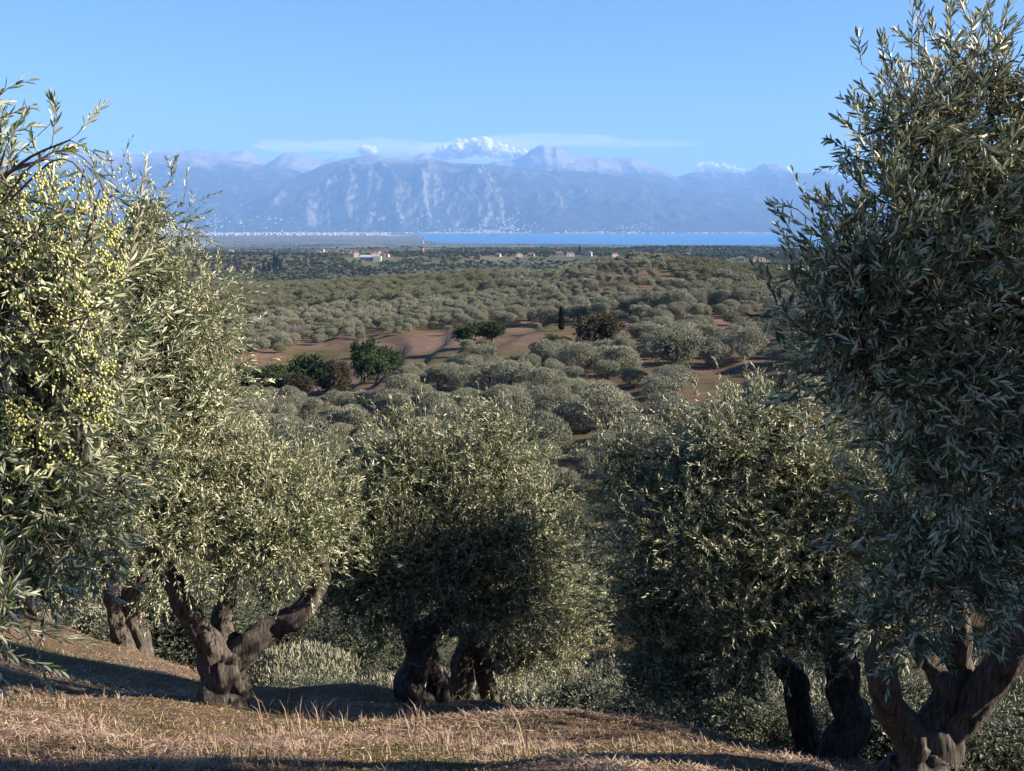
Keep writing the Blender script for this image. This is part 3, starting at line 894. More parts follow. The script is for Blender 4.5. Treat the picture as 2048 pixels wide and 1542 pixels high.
    build_tree('olive_tree', 'broad dark olive tree on two leaning stems, its crown filling the lower right slope', b, [tr, tr2,
        stem_px('limb', [(1680, 1315, 13.1, 0.16), (1650, 1280, 13.0, 0.13), (1610, 1260, 12.9, 0.11), (1540, 1240, 12.8, 0.07)]),
        stem_px('limb', [(1684, 1320, 13.1, 0.15), (1690, 1250, 13.0, 0.12), (1650, 1130, 12.9, 0.08), (1600, 1000, 12.8, 0.05)])],
        [px_lobe(1500, 850, 90, 65, 13.2, 0.9), px_lobe(1420, 900, 130, 95, 13.2), px_lobe(1580, 880, 130, 110, 12.9), px_lobe(1325, 975, 95, 85, 13.4, 0.9), px_lobe(1245, 915, 40, 40, 13.4, 0.6),
         px_lobe(1315, 1080, 95, 110, 13.5), px_lobe(1420, 1050, 150, 130, 12.9), px_lobe(1590, 1060, 150, 140, 12.6), px_lobe(1340, 1200, 130, 120, 13.2), px_lobe(1480, 1200, 140, 120, 12.6),
         px_lobe(1620, 1200, 120, 110, 12.5), px_lobe(1390, 1330, 130, 100, 13.2), px_lobe(1500, 1330, 90, 80, 12.8), px_lobe(1300, 1330, 80, 90, 13.8, 0.8), px_lobe(1700, 980, 110, 130, 12.6)],
        606, density=4.5, length=0.26, group=G, tips=0.06)
    return G


NEAR_GROUP = near_trees()


def leaf_objects(root, frames, count, mat, cam_limit):
    """the leaves that show largest, each an object of its own that shares one leaf mesh"""
    P = np.concatenate([f[0] for f in frames]); D = np.concatenate([f[1] for f in frames]); Nn = np.concatenate([f[2] for f in frames])
    L = np.concatenate([f[3] for f in frames]); W = np.concatenate([f[4] for f in frames])
    return P, D, Nn, L, W


def big_leaf_parts(root, crown, places, seed, mat, lobes):
    """large single leaves on the outermost sprays: places = (u, v, D, direction) sprays"""
    rng = np.random.default_rng(seed)
    base = np.array(root.location)
    v, q, _ = leaf_faces(np.zeros((1, 3)), np.array([[0, 1.0, 0]]), np.array([[0, 0, 1.0]]), np.array([1.0]), np.array([0.24]), True)
    me = make_mesh('leaf', v, q, mat=mat, var=np.full(len(v), 0.45))
    tw = Acc()
    LOB = np.array([l[0] for l in lobes])
    from mathutils import Matrix
    n = 0
    for (u, vv, D, du, dv, ln) in places:
        a = pt(u, vv, D); b = pt(u + du, vv + dv, D + rng.uniform(-0.1, 0.1))
        axis = unit(b - a)[None]
        length = np.linalg.norm(b - a) * ln
        per = int(np.clip(length / 0.021, 8, 22))
        (_, _, _), (tv, tq), (P, Dd, Nn, L, W) = shoots(a[None], axis, np.array([length]), per, 0.068, 0.016, True, rng, droop=0.10)
        tw.add(tv - base, tq)
        near = LOB[np.argmin(((LOB - a)**2).sum(1))]
        mid = (near + a) / 2 + rng.normal(0, 0.05, 3)
        tw.add(*tube(smooth_path([near, mid, a], 8) - base, np.linspace(0.011, 0.0045, 8), 6, cap=False)[:2])
        for k in range(len(P)):
            S = np.cross(Dd[k], Nn[k])
            M = Matrix(((S[0], Dd[k][0], Nn[k][0]), (S[1], Dd[k][1], Nn[k][1]), (S[2], Dd[k][2], Nn[k][2])))
            o = bpy.data.objects.new('leaf', me)
            COL.objects.link(o)
            o.parent = root
            mw = M.to_4x4() @ Matrix.Diagonal((L[k], L[k], L[k], 1))
            mw.translation = Vector(P[k] - base)
            o.matrix_basis = mw
            n += 1
    if tw.n:
        link('spray_stems', tw.mesh('spray_stems', M_TWIG, True), crown, kind='stuff')
    return n


# tall tree at the right edge: crown reaches towards the camera
b, tr = rooted('trunk', 1850, 9.0, 0.24, [(1848, 1500, 9.0, 0.23), (1850, 1462, 9.0, 0.22)], 1.35)
RIGHT_LOBES = [px_lobe(1985, 380, 95, 170, 7.0, 0.85), px_lobe(2035, 210, 70, 110, 7.1, 0.7), px_lobe(1930, 250, 36, 90, 7.0, 0.55), px_lobe(1915, 470, 90, 110, 6.7, 0.75), px_lobe(1900, 620, 110, 100, 6.5, 0.9),
               px_lobe(2010, 650, 120, 190, 6.8), px_lobe(1790, 580, 50, 45, 6.3, 0.6), px_lobe(1890, 770, 130, 90, 6.5), px_lobe(1780, 720, 60, 40, 6.3, 0.6), px_lobe(2010, 920, 130, 160, 6.9),
               px_lobe(1880, 930, 110, 95, 6.7, 0.9), px_lobe(1960, 1120, 130, 110, 7.2, 0.9), px_lobe(1840, 1090, 100, 95, 7.0, 0.8), px_lobe(2120, 480, 100, 300, 7.2, 0.8), px_lobe(1840, 370, 36, 45, 6.7, 0.5),
               px_lobe(1790, 1210, 60, 50, 7.6, 0.6), px_lobe(1735, 545, 40, 35, 6.2, 0.45), px_lobe(1700, 640, 34, 26, 6.2, 0.4), px_lobe(1815, 480, 45, 45, 6.4, 0.5), px_lobe(1730, 690, 40, 28, 6.2, 0.45), px_lobe(1835, 270, 26, 50, 6.6, 0.45)]
RT, RT_CROWN, RT_FR = build_tree('olive_tree', 'tall dark olive tree at the right edge with long sprays against the sky', b, [tr,
    stem_px('limb', [(1835, 1480, 9.0, 0.17), (1800, 1440, 8.9, 0.135), (1772, 1395, 8.8, 0.12), (1758, 1335, 8.7, 0.12), (1776, 1280, 8.5, 0.10), (1800, 1150, 8.0, 0.07)]),
    stem_px('limb', [(1852, 1475, 9.0, 0.16), (1878, 1420, 9.0, 0.13), (1890, 1375, 9.0, 0.12), (1872, 1330, 9.0, 0.10), (1838, 1290, 8.9, 0.09), (1810, 1250, 8.8, 0.06)]),
    stem_px('limb', [(1886, 1400, 9.0, 0.10), (1915, 1360, 9.0, 0.10), (1925, 1290, 8.9, 0.08), (1915, 1180, 8.6, 0.06)]),
    stem_px('limb', [(1868, 1480, 9.0, 0.18), (1930, 1425, 8.9, 0.15), (2000, 1345, 8.7, 0.14), (2070, 1240, 8.4, 0.12), (2110, 1050, 8.0, 0.12), (2080, 800, 7.6, 0.08)])],
    RIGHT_LOBES, 707, up=0.95, density=5.6, L=0.07, W=0.0165, length=0.27, fine=True, group=NEAR_GROUP, tips=0.10, cluster=12, spread=0.17, inner=0.9)
R_SPRAYS = [(1665, 520, 6.0, -100, -60, 1.0), (1640, 470, 6.0, -75, -45, 1.0), (1690, 470, 6.0, -60, -95, 1.0), (1660, 560, 6.0, -110, -25, 1.0), (1700, 440, 6.1, -65, -65, 1.0), (1760, 420, 6.2, -60, -90, 1.0),
            (1775, 320, 6.4, -60, -50, 1.0), (1790, 280, 6.5, -50, -80, 1.0), (1780, 250, 6.5, -45, -100, 1.0), (1830, 200, 6.7, -60, -100, 1.0), (1850, 90, 6.8, -5, -110, 1.0), (1890, 110, 6.8, 10, -110, 1.0), (1960, 60, 6.9, 5, -80, 1.0),
            (1700, 620, 6.0, -110, -10, 1.0), (1680, 700, 6.0, -130, 30, 1.0), (1690, 760, 6.1, -140, 20, 1.0), (1730, 820, 6.2, -120, 40, 1.0), (1740, 520, 6.0, -80, -60, 1.0)]
big_leaf_parts(RT, RT_CROWN, R_SPRAYS, 71, M_LEAF, RIGHT_LOBES)

# fruit-laden tree at the left edge
LB = np.array([-4.3, 7.2, gz(-4.3, 7.2) - 0.1])
LEFT_LOBES = [px_lobe(20, 545, 140, 110, 6.0), px_lobe(-30, 390, 60, 40, 6.2, 0.5), px_lobe(60, 700, 150, 150, 6.2), px_lobe(-80, 600, 150, 250, 6.3), px_lobe(130, 620, 80, 110, 5.9, 0.8),
              px_lobe(60, 880, 150, 130, 6.4), px_lobe(150, 830, 100, 110, 6.4, 0.7), px_lobe(10, 1040, 150, 110, 6.6, 0.9), px_lobe(120, 1000, 100, 90, 6.8, 0.7), px_lobe(-120, 900, 160, 220, 6.6), px_lobe(20, 1150, 110, 60, 6.9, 0.5), px_lobe(-110, 1230, 60, 60, 5.2, 0.4)]
M_LEAF_L = leaf_mat('olive_leaf_left', (0.045, 0.092, 0.022), (0.18, 0.235, 0.058), (0.50, 0.54, 0.33), (0.90, 0.88, 0.60), rough=0.45, spec=0.45, transl=0.25)
LT, LT_CROWN, LT_FR = build_tree('olive_tree', 'sunlit olive tree at the left edge, heavy with clusters of yellow-green olives', LB,
    [('trunk', [(LB, 0.42), (LB + [0, 0, 0.4], 0.30), (LB + [0.1, -0.1, 1.1], 0.26)]),
     ('limb', [(LB + [0.1, -0.1, 1.0], 0.2), (LB + [0.6, -0.4, 1.9], 0.14), (LB + [1.1, -0.8, 2.9], 0.07)]),
     ('limb', [(LB + [0.0, -0.1, 1.0], 0.2), (LB + [-0.5, -0.2, 2.0], 0.14), (LB + [-0.4, -0.6, 3.4], 0.07)])],
    LEFT_LOBES, 808, density=5.2, L=0.068, W=0.017, length=0.27, fine=True, group=NEAR_GROUP, leaf=M_LEAF_L, tips=0.015, cluster=12, spread=0.18, inner=0.9)
L_SPRAYS = [(60, 330, 5.8, 90, -45, 1.0), (140, 280, 5.7, 65, 25, 1.0), (10, 300, 5.8, 40, -90, 1.0), (0, 280, 5.8, 70, -50, 1.0), (-10, 240, 5.9, 80, -30, 1.0), (-10, 200, 5.9, 40, -60, 1.0), (90, 320, 5.8, 60, -50, 1.0),
            (170, 330, 5.8, 60, 40, 1.0), (200, 380, 5.8, 60, 30, 1.0), (0, 1250, 5.0, 190, 30, 1.0), (0, 1300, 5.0, 120, 45, 1.0), (40, 420, 5.8, 60, -60, 1.0), (210, 450, 5.9, 55, 50, 1.0)]
big_leaf_parts(LT, LT_CROWN, L_SPRAYS, 72, M_LEAF_L, LEFT_LOBES)


def fruit(root, crown, boughs, seed, mat, nm, count_per, size=0.011):
    """bunches of olives along hanging boughs"""
    rng = np.random.default_rng(seed)
    base = np.array(root.location)
    th = np.linspace(0, 2 * math.pi, 6, endpoint=False)
    prof = [(-1.0, 0.0), (-0.5, 0.86), (0.45, 0.9), (1.0, 0.0)]
    sv = [(0, 0, -1.0)] + [(0.86 * math.cos(t), 0.86 * math.sin(t), -0.45) for t in th] + [(0.88 * math.cos(t), 0.88 * math.sin(t), 0.45) for t in th] + [(0, 0, 1.0)]
    sv = np.array(sv)
    st = [[0, 1 + (j + 1) % 6, 1 + j] for j in range(6)] + [[13, 7 + j, 7 + (j + 1) % 6] for j in range(6)]
    sq = [[1 + j, 1 + (j + 1) % 6, 7 + (j + 1) % 6, 7 + j] for j in range(6)]
    A, B = Acc(), Acc()
    for path in boughs:
        P = smooth_path([pt(*p) for p in path], 24)
        v, q, t = tube(P - base, np.linspace(0.0065, 0.002, 24), 6, cap=True)
        B.add(v, q, t)
        for k in range(count_per):
            c = P[rng.integers(3, 24)]
            hang = rng.uniform(0.0, 0.20) ** 1.0
            bunch = rng.integers(3, 8)
            c = c + np.array([rng.normal(0, 0.045), rng.normal(0, 0.05), -hang])
            for _ in range(bunch):
                p = c + rng.normal(0, 0.018, 3) - base
                s = size * rng.uniform(0.7, 1.15)
                a = rng.uniform(0, 6.28); tl = rng.normal(0, 0.5)
                vv = sv * np.array([s * 0.78, s * 0.78, s])
                vv = np.stack([vv[:, 0], vv[:, 1] * math.cos(tl) - vv[:, 2] * math.sin(tl), vv[:, 1] * math.sin(tl) + vv[:, 2] * math.cos(tl)], 1)
                A.add(vv + p, sq, st)
    link(nm, A.mesh(nm, mat, True), crown, kind='stuff')
    if B.n: link('fruiting_boughs', B.mesh('fruiting_boughs', M_TWIG, True), crown, kind='stuff')


fruit(LT, LT_CROWN, [[(-10, 430, 5.7), (60, 335, 5.6), (130, 300, 5.6), (190, 340, 5.6), (215, 420, 5.6), (212, 500, 5.6)],
                     [(20, 400, 5.6), (110, 320, 5.5), (165, 345, 5.5), (185, 430, 5.5), (180, 520, 5.5), (165, 590, 5.5)],
                     [(0, 360, 5.7), (60, 400, 5.6), (120, 420, 5.6), (150, 500, 5.6), (150, 560, 5.6)],
                     [(-10, 520, 5.6), (40, 560, 5.5), (110, 600, 5.5), (180, 640, 5.5), (210, 700, 5.5)],
                     [(10, 640, 5.6), (90, 680, 5.5), (160, 740, 5.5), (200, 800, 5.5)],
                     [(-10, 330, 5.7), (20, 380, 5.7), (40, 450, 5.6), (50, 520, 5.6)],
                     [(-10, 780, 5.7), (50, 800, 5.6), (90, 860, 5.6)], [(200, 360, 5.6), (225, 430, 5.6), (232, 500, 5.6)]], 81, M_FRUIT, 'olives', 34, 0.0095)

# ---------------------------------------------------------------- groves across the valley
M_LEAF_DEEP = leaf_mat('broad_leaf_deep_green', (0.025, 0.052, 0.014), (0.085, 0.14, 0.034), (0.04, 0.07, 0.02), (0.10, 0.15, 0.045), rough=0.5, spec=0.3, transl=0.15)
M_LEAF_BROWN = leaf_mat('oak_leaf_brown_green', (0.045, 0.046, 0.020), (0.115, 0.098, 0.045), (0.09, 0.08, 0.04), (0.15, 0.12, 0.06), rough=0.6, spec=0.2, transl=0.1)
M_LEAF_YELLOW = leaf_mat('olive_leaf_yellowing', (0.14, 0.145, 0.06), (0.34, 0.29, 0.11), (0.24, 0.22, 0.12), (0.36, 0.32, 0.18), rough=0.55, spec=0.3, transl=0.1)
M_LEAF_CYP = leaf_mat('cypress_scale', (0.012, 0.024, 0.012), (0.03, 0.048, 0.02), (0.02, 0.03, 0.015), (0.04, 0.05, 0.025), rough=0.7, spec=0.1, transl=0.0)
M_BARE = plain_mat('bare_almond_twig', (0.30, 0.235, 0.22), rough=0.9)
M_BARK_PALE = bark_mat('pale_bark', (0.22, 0.18, 0.14), (0.52, 0.45, 0.37))
M_BARK_FAR = bark_mat('grove_bark', (0.06, 0.045, 0.035), (0.26, 0.20, 0.155), 5)


def stock_trunk(rng, height, r, forks, mat, spread=0.9):
    a = Acc()
    top = np.array([rng.normal(0, 0.12), rng.normal(0, 0.12), height * 0.30])
    p = smooth_path([(0, 0, -0.5), (0, 0, 0.05), (top[0] * 0.4 + rng.normal(0, .04), top[1] * 0.4, top[2] * 0.5), top], 10)
    a.add(*tube(p, np.interp(np.linspace(0, 1, 10), [0, 0.35, 0.6, 1], [r * 1.7, r * 1.4, r, r * 0.9]), 9, lump=0.22, flute=0.06, seed=int(rng.integers(99))))
    for k in range(forks):
        th = 2 * math.pi * (k + rng.uniform(-.2, .2)) / forks
        d = np.array([math.cos(th), math.sin(th), 0]) * spread * rng.uniform(0.7, 1.2)
        p = smooth_path([top - [0, 0, 0.1], top + d * 0.4 + [0, 0, height * 0.12], top + d + [0, 0, height * 0.32]], 7)
        a.add(*tube(p, np.linspace(r * 0.75, r * 0.2, 7), 7, lump=0.2, seed=k))
    return a.mesh('trunk', mat, True)


def stock_crown(rng, R, H, lobes, density, L, W, per, length, mat, flat=0.72, inner=0.5, low=0.34, inner_size=(0.3, 0.14), spread=0.3, tips=0.03, cluster=14, up=0.5):
    lb = [((0, 0, H * 0.62), (R * 0.72, R * 0.72, H * 0.30), 0.8)]
    for k in range(lobes):
        th = 2 * math.pi * k / lobes + rng.uniform(-0.4, 0.4)
        d = R * rng.uniform(0.42, 0.66)
        rr = R * rng.uniform(0.36, 0.52)
        lb.append(((d * math.cos(th), d * math.sin(th), H * rng.uniform(low + 0.12, 0.78)), (rr, rr, rr * flat * rng.uniform(0.85, 1.25)), 1.0))
    lea, twg, _ = crown_geometry(lb, rng, density, L, W, per, length, False, cluster=cluster, spread=spread, inner=inner, tips=tips, inner_size=inner_size, up=up)
    return lea.mesh('crown', mat)


def puffy_crown(rng, R, H, lobes, count, size, mat):
    """a distant crown: leaf clumps lying on overlapping lobes, so that each lobe has a lit and a shaded side"""
    lb = [((0, 0, H * 0.52), (R * 0.76, R * 0.76, H * 0.36))]
    for k in range(lobes):
        th = 2 * math.pi * k / lobes + rng.uniform(-0.4, 0.4)
        d = R * rng.uniform(0.40, 0.85); rr_ = R * rng.uniform(0.22, 0.50)
        lb.append(((d * math.cos(th), d * math.sin(th), H * rng.uniform(0.26, 0.84)), (rr_ * rng.uniform(0.8, 1.3), rr_ * rng.uniform(0.8, 1.3), rr_ * rng.uniform(0.6, 1.05))))
    wts = np.array([r[0] * r[2] for _, r in lb]); wts /= wts.sum()
    acc = Acc()
    for (c, r), w in zip(lb, wts):
        n = int(count * w)
        d = rand_dirs(n, rng)
        k = 1 + 0.30 * fbm(d[:, 0] * 2.6 + c[0], d[:, 1] * 2.6 + d[:, 2] * 2.1, int(rng.integers(99)), 3)
        P = np.asarray(c) + d * np.asarray(r) * k[:, None] * rng.uniform(0.78, 1.04, (n, 1))
        Nn = unit(d + 0.42 * rng.normal(size=(n, 3)))
        D = unit(np.cross(Nn, rng.normal(size=(n, 3))) + np.array([0, 0, 0.5])); Nn = unit(Nn - D * (Nn * D).sum(1, keepdims=True))
        L = size * rng.uniform(0.7, 1.4, n)
        v, q, _ = leaf_faces(P - D * L[:, None] * 0.5, D, Nn, L, L * 0.46, False)
        acc.add(v, q, var=np.repeat(np.clip(rng.normal(0.45, 0.25, n), 0, 1), 4))
        # short shoots standing off the lobe blur its outline
        n = int(count * w * 0.30)
        d = rand_dirs(n, rng); d[:, 2] = np.abs(d[:, 2]) * 1.2 - 0.3
        P = np.asarray(c) + d * np.asarray(r) * rng.uniform(0.9, 1.12, (n, 1))
        D = unit(d + np.array([0, 0, 0.9]) + 0.5 * rng.normal(size=(n, 3))); Nn = unit(np.cross(D, rng.normal(size=(n, 3))))
        v, q, _ = leaf_faces(P, D, Nn, size * rng.uniform(0.9, 1.9, n), np.full(n, size * 0.30), False)
        acc.add(v, q, var=np.repeat(rng.uniform(0.3, 1, n), 4))
    # upright shoots on top
    n = int(count * 0.17)
    th = rng.uniform(0, 6.28, n); q_ = np.sqrt(rng.random(n)) * R * 0.8
    P = np.stack([q_ * np.cos(th), q_ * np.sin(th), H * (0.98 - 0.34 * (q_ / R) ** 2) - 0.2 * rng.random(n)], 1)
    D = unit(np.array([0, 0, 1.0]) + 0.3 * rng.normal(size=(n, 3))); Nn = unit(np.cross(D, rng.normal(size=(n, 3))))
    v, q, _ = leaf_faces(P, D, Nn, size * rng.uniform(1.0, 1.9, n), np.full(n, size * 0.34), False)
    acc.add(v, q, var=np.repeat(rng.uniform(0.3, 1, n), 4))
    return acc.mesh('crown', mat)


def puffy_variants(n, seed, count, size, mat):
    out = []
    for k in range(n):
        rng = np.random.default_rng(seed + k)
        R = rng.uniform(2.4, 3.1); H = rng.uniform(3.5, 4.5)
        out.append((stock_trunk(rng, H, rng.uniform(0.17, 0.26), int(rng.integers(2, 4)), M_BARK_FAR), puffy_crown(rng, R, H, int(rng.integers(6, 11)), count, size, mat), H, R))
    return out


def tile_variants(n, seed, **kw):
    out = []
    for k in range(n):
        rng = np.random.default_rng(seed + k)
        R = rng.uniform(2.2, 2.7); H = rng.uniform(3.9, 4.7)
        c = stock_crown(rng, R, H, int(rng.integers(5, 8)), **kw)
        t = stock_trunk(rng, H, rng.uniform(0.17, 0.26), int(rng.integers(2, 4)), M_BARK_FAR)
        out.append((t, c, H, R))
    return out


V_SLOPE = tile_variants(3, 1000, density=1.9, L=0.10, W=0.032, per=11, length=0.36, mat=M_LEAF_SLOPE_SHADE, inner=0.45, inner_size=(0.2, 0.08), cluster=16, tips=0.06)
V_MID = puffy_variants(5, 2000, 6000, 0.20, M_LEAF_FAR) + puffy_variants(1, 2400, 6000, 0.20, M_LEAF_YELLOW)
M_LEAF_DIM = leaf_mat('olive_leaf_dense_shaded_grove', (0.08, 0.095, 0.05), (0.24, 0.245, 0.14), (0.13, 0.14, 0.08), (0.30, 0.29, 0.18), rough=0.6, spec=0.2, transl=0.04)  # darker grove leaf: dense wood and the slope's shade put into its colour
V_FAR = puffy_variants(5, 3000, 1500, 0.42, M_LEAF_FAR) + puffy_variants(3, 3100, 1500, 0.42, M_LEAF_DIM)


def far_stock(n, seed, mats, q=70):
    out = []
    for k in range(n):
        rng = np.random.default_rng(seed + k)
        d = rand_dirs(q, rng); d[:, 2] = np.abs(d[:, 2]) * 1.1 - 0.25
        P = d * np.array([2.5, 2.5, 2.0]) * rng.uniform(0.55, 1.0, (q, 1)) + np.array([0, 0, 2.2])
        D = rand_dirs(q, rng); Nn = unit(d + 0.5 * rng.normal(size=(q, 3)))
        Nn = unit(Nn - D * (Nn * D).sum(1, keepdims=True))
        v, f, _ = leaf_faces(P - D * 0.7, D, Nn, np.full(q, 1.5) * rng.uniform(0.6, 1.2, q), np.full(q, 1.2), False)
        out.append(make_mesh('far_crown', v, f, mat=mats[k % len(mats)], var=np.repeat(rng.uniform(0, 1, q), 4)))
    return out


M_LEAF_WOOD = leaf_mat('scrub_leaf_dark', (0.02, 0.030, 0.02), (0.055, 0.066, 0.042), (0.04, 0.05, 0.03), (0.09, 0.095, 0.06), rough=0.7, spec=0.15, transl=0.05)
V_DIST = far_stock(4, 4000, [M_LEAF_WOOD, M_LEAF_DIM, M_LEAF_WOOD, M_LEAF_WOOD])
V_WOOD = far_stock(2, 4100, [M_LEAF_DEEP, M_LEAF_DEEP])


def in_poly(u, v, poly):
    u = np.asarray(u); v = np.asarray(v)
    ins = np.zeros(u.shape, bool)
    n = len(poly)
    for i in range(n):
        (x1, y1), (x2, y2) = poly[i], poly[(i + 1) % n]
        c = ((y1 > v) != (y2 > v)) & (u < (x2 - x1) * (v - y1) / (y2 - y1 + 1e-9) + x1)
        ins ^= c
    return ins


BARE = [[(440, 745), (440, 722), (560, 700), (660, 684), (800, 664), (900, 656), (1010, 650), (1120, 645), (1230, 640), (1230, 662), (1130, 676), (1020, 692), (900, 706), (800, 728), (620, 722), (520, 745)]]
THIN = [[(1190, 545), (1330, 540), (1360, 590), (1180, 600)], [(820, 806), (1010, 786), (1020, 815), (850, 845)], [(1060, 880), (1180, 860), (1190, 925), (1090, 935)], [(1060, 805), (1300, 795), (1300, 835), (1060, 840)],
        [(1380, 690), (1540, 680), (1540, 715), (1390, 715)]]
GULLY = [(440, 790), (470, 735), (620, 724), (810, 730), (800, 790), (620, 800)]

TREES = []   # x, y, z, scale, rotation, variant list name, row number
rng = np.random.default_rng(77)
# slope below the crest, 20 to 75 m
y = 20.5
row = 0
while y < 640:
    step = 5.2 if y < 75 else (5.0 if y < 170 else 5.2)
    half = y * 0.56 + 8
    xs = np.arange(-half, half, 5.0 if y < 75 else (5.0 if y < 170 else 4.7))
    for x in xs:
        px = x + rng.normal(0, 0.9 if y < 170 else 0.6); py = y + rng.normal(0, 0.8 if y < 170 else 0.6)
        TREES.append((px, py, row))
    y += step; row += 1
TR = np.array([(a, b) for a, b, _ in TREES]); ROW = np.array([c for _, _, c in TREES])
TZ = ground_z(TR[:, 0], TR[:, 1])
TU, TV = proj(np.column_stack([TR, TZ]))
rr = np.hypot(TR[:, 0], TR[:, 1])
SCL = np.where(rr < 75, rng.uniform(0.55, 0.9, len(TR)), np.where(rr < 170, rng.uniform(0.5, 0.95, len(TR)), rng.uniform(0.42, 0.80, len(TR))))
keep = rng.random(len(TR)) > np.where(rr < 75, 0.12, np.where(rr < 170, 0.22, 0.16))
bare = np.zeros(len(TR), bool); thin = np.zeros(len(TR), bool)
for p in BARE: bare |= in_poly(TU, TV, p)
for p in THIN: thin |= in_poly(TU, TV, p)
gully = in_poly(TU, TV, GULLY)
OPEN = BARE + [[(1010, 650), (1200, 640), (1400, 622), (1560, 600), (1560, 611), (1400, 633), (1200, 653), (1010, 668)]]
hides = np.zeros(len(TR), bool)
for p in OPEN:
    for f_ in (0.55, 0.9): hides |= in_poly(TU, TV - f_ * 4.2 * SCL * FPX / rr, p) & (TV > 640)
keep &= ~(hides & (rng.random(len(TR)) > 0.22))
for f_ in (0.4, 0.7, 0.95): keep &= ~(in_poly(TU, TV - f_ * 4.2 * SCL * FPX / rr, [(450, 775), (470, 715), (620, 704), (800, 706), (800, 770), (620, 782)]) & (TV > 760) & (rng.random(len(TR)) > 0.15))
VTOP = TV - 4.5 * SCL * FPX / rr
keep &= ~((rr < 75) & (VTOP < np.where((TU > 1080) & (TU < 1340), 900, 985)) & (TU > 420) & (TU < 1620))
keep &= ~((rr >= 75) & (rr < 135) & (VTOP < 716) & (TU > 420) & (TU < 1620))
keep &= ~(bare & (rng.random(len(TR)) > 0.24)); keep &= ~(thin & (rng.random(len(TR)) > 0.45)); keep &= ~gully
# keep the near crest clear where the photograph shows open ground and trunks
crest = np.interp(TU, [-200, 0, 300, 600, 830, 1000, 1300, 1600, 1900, 2300], [28, 28, 26, 22.5, 21, 20.5, 20, 20, 19, 19])
keep &= TR[:, 1] > crest
plant = (TV > 596) & (TV < 690) & (TU < 1040) & (rr > 200)
SCL = np.where(plant, rng.uniform(0.5, 0.75, len(TR)), SCL)
SCL = np.where(bare | thin, rng.uniform(0.35, 0.6, len(TR)), SCL)
bigrow = np.abs(TV - np.interp(TU, [1000, 1100, 1200, 1300, 1400, 1500, 1600], [650, 644, 636, 628, 618, 606, 590])) < 5.5
bigrow &= (TU > 1010) & (rr > 150)
SCL = np.where(bigrow, rng.uniform(0.85, 1.1, len(TR)), SCL)
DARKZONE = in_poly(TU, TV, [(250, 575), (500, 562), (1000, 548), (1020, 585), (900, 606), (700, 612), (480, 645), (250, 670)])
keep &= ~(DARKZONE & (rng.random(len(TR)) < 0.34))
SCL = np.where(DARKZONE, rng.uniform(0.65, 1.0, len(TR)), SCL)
ROT = rng.uniform(0, 6.28, len(TR))

inframe = (TU > 255) & (TU < 1700) & (TV < 1480)
size = SCL * 4.2 / rr
order = [i for i in np.argsort(-size) if keep[i] and inframe[i]]
SOLO = set(order[:285])

ORD = ['first', 'second', 'third', 'fourth', 'fifth', 'sixth', 'seventh', 'eighth', 'ninth', 'tenth', 'eleventh', 'twelfth', 'thirteenth', 'fourteenth', 'fifteenth',
       'sixteenth', 'seventeenth', 'eighteenth', 'nineteenth', 'twentieth', 'twenty-first', 'twenty-second', 'twenty-third', 'twenty-fourth', 'twenty-fifth', 'twenty-sixth',
       'twenty-seventh', 'twenty-eighth', 'twenty-ninth', 'thirtieth', 'thirty-first', 'thirty-second', 'thirty-third', 'thirty-fourth', 'thirty-fifth', 'thirty-sixth', 'thirty-seventh', 'thirty-eighth', 'thirty-ninth', 'fortieth']


def zone_of(i):
    if rr[i] < 75: return 'below the crest', 'olive trees below the crest'
    if rr[i] < 165: return 'in the near grove', 'olive trees in the near grove'
    return 'beyond the ravine', 'olive trees beyond the ravine'


rows_in_zone = {}
for i in sorted(SOLO, key=lambda k: (ROW[k], TR[k, 0])):
    z, _ = zone_of(i)
    rows_in_zone.setdefault(z, {}).setdefault(ROW[i], []).append(i)
LABELS = {}
for z, rws in rows_in_zone.items():
    for a, (rw, ids) in enumerate(sorted(rws.items())):
        ids = sorted(ids, key=lambda k: TR[k, 0])
        for b_, i in enumerate(ids):
            look = 'small' if SCL[i] < 0.62 else ('broad' if SCL[i] > 0.88 else 'rounded')
            LABELS[i] = f'{look} olive tree, {ORD[b_]} from the left in the {ORD[a]} row {z}'

VSETS = {'slope': V_SLOPE, 'mid': V_MID}
VIDX = rng.integers(0, 100, len(TR))
for i in sorted(SOLO, key=lambda k: (ROW[k], TR[k, 0])):
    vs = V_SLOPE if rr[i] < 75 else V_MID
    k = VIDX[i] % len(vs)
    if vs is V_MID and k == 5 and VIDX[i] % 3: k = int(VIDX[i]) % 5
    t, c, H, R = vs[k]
    o = link('olive_tree', None, loc=(TR[i, 0], TR[i, 1], TZ[i]))
    o.scale = (SCL[i] * (0.85 + 0.35 * ((VIDX[i] * 3) % 10) / 10), SCL[i] * (0.9 + 0.25 * ((VIDX[i] * 11) % 10) / 10), SCL[i] * (0.85 + 0.32 * ((VIDX[i] * 7) % 10) / 10)); o.rotation_euler = (0, 0, ROT[i])
    tag(o, LABELS[i], 'olive tree', zone_of(i)[1])
    link('trunk', t, o); link('crown', c, o)


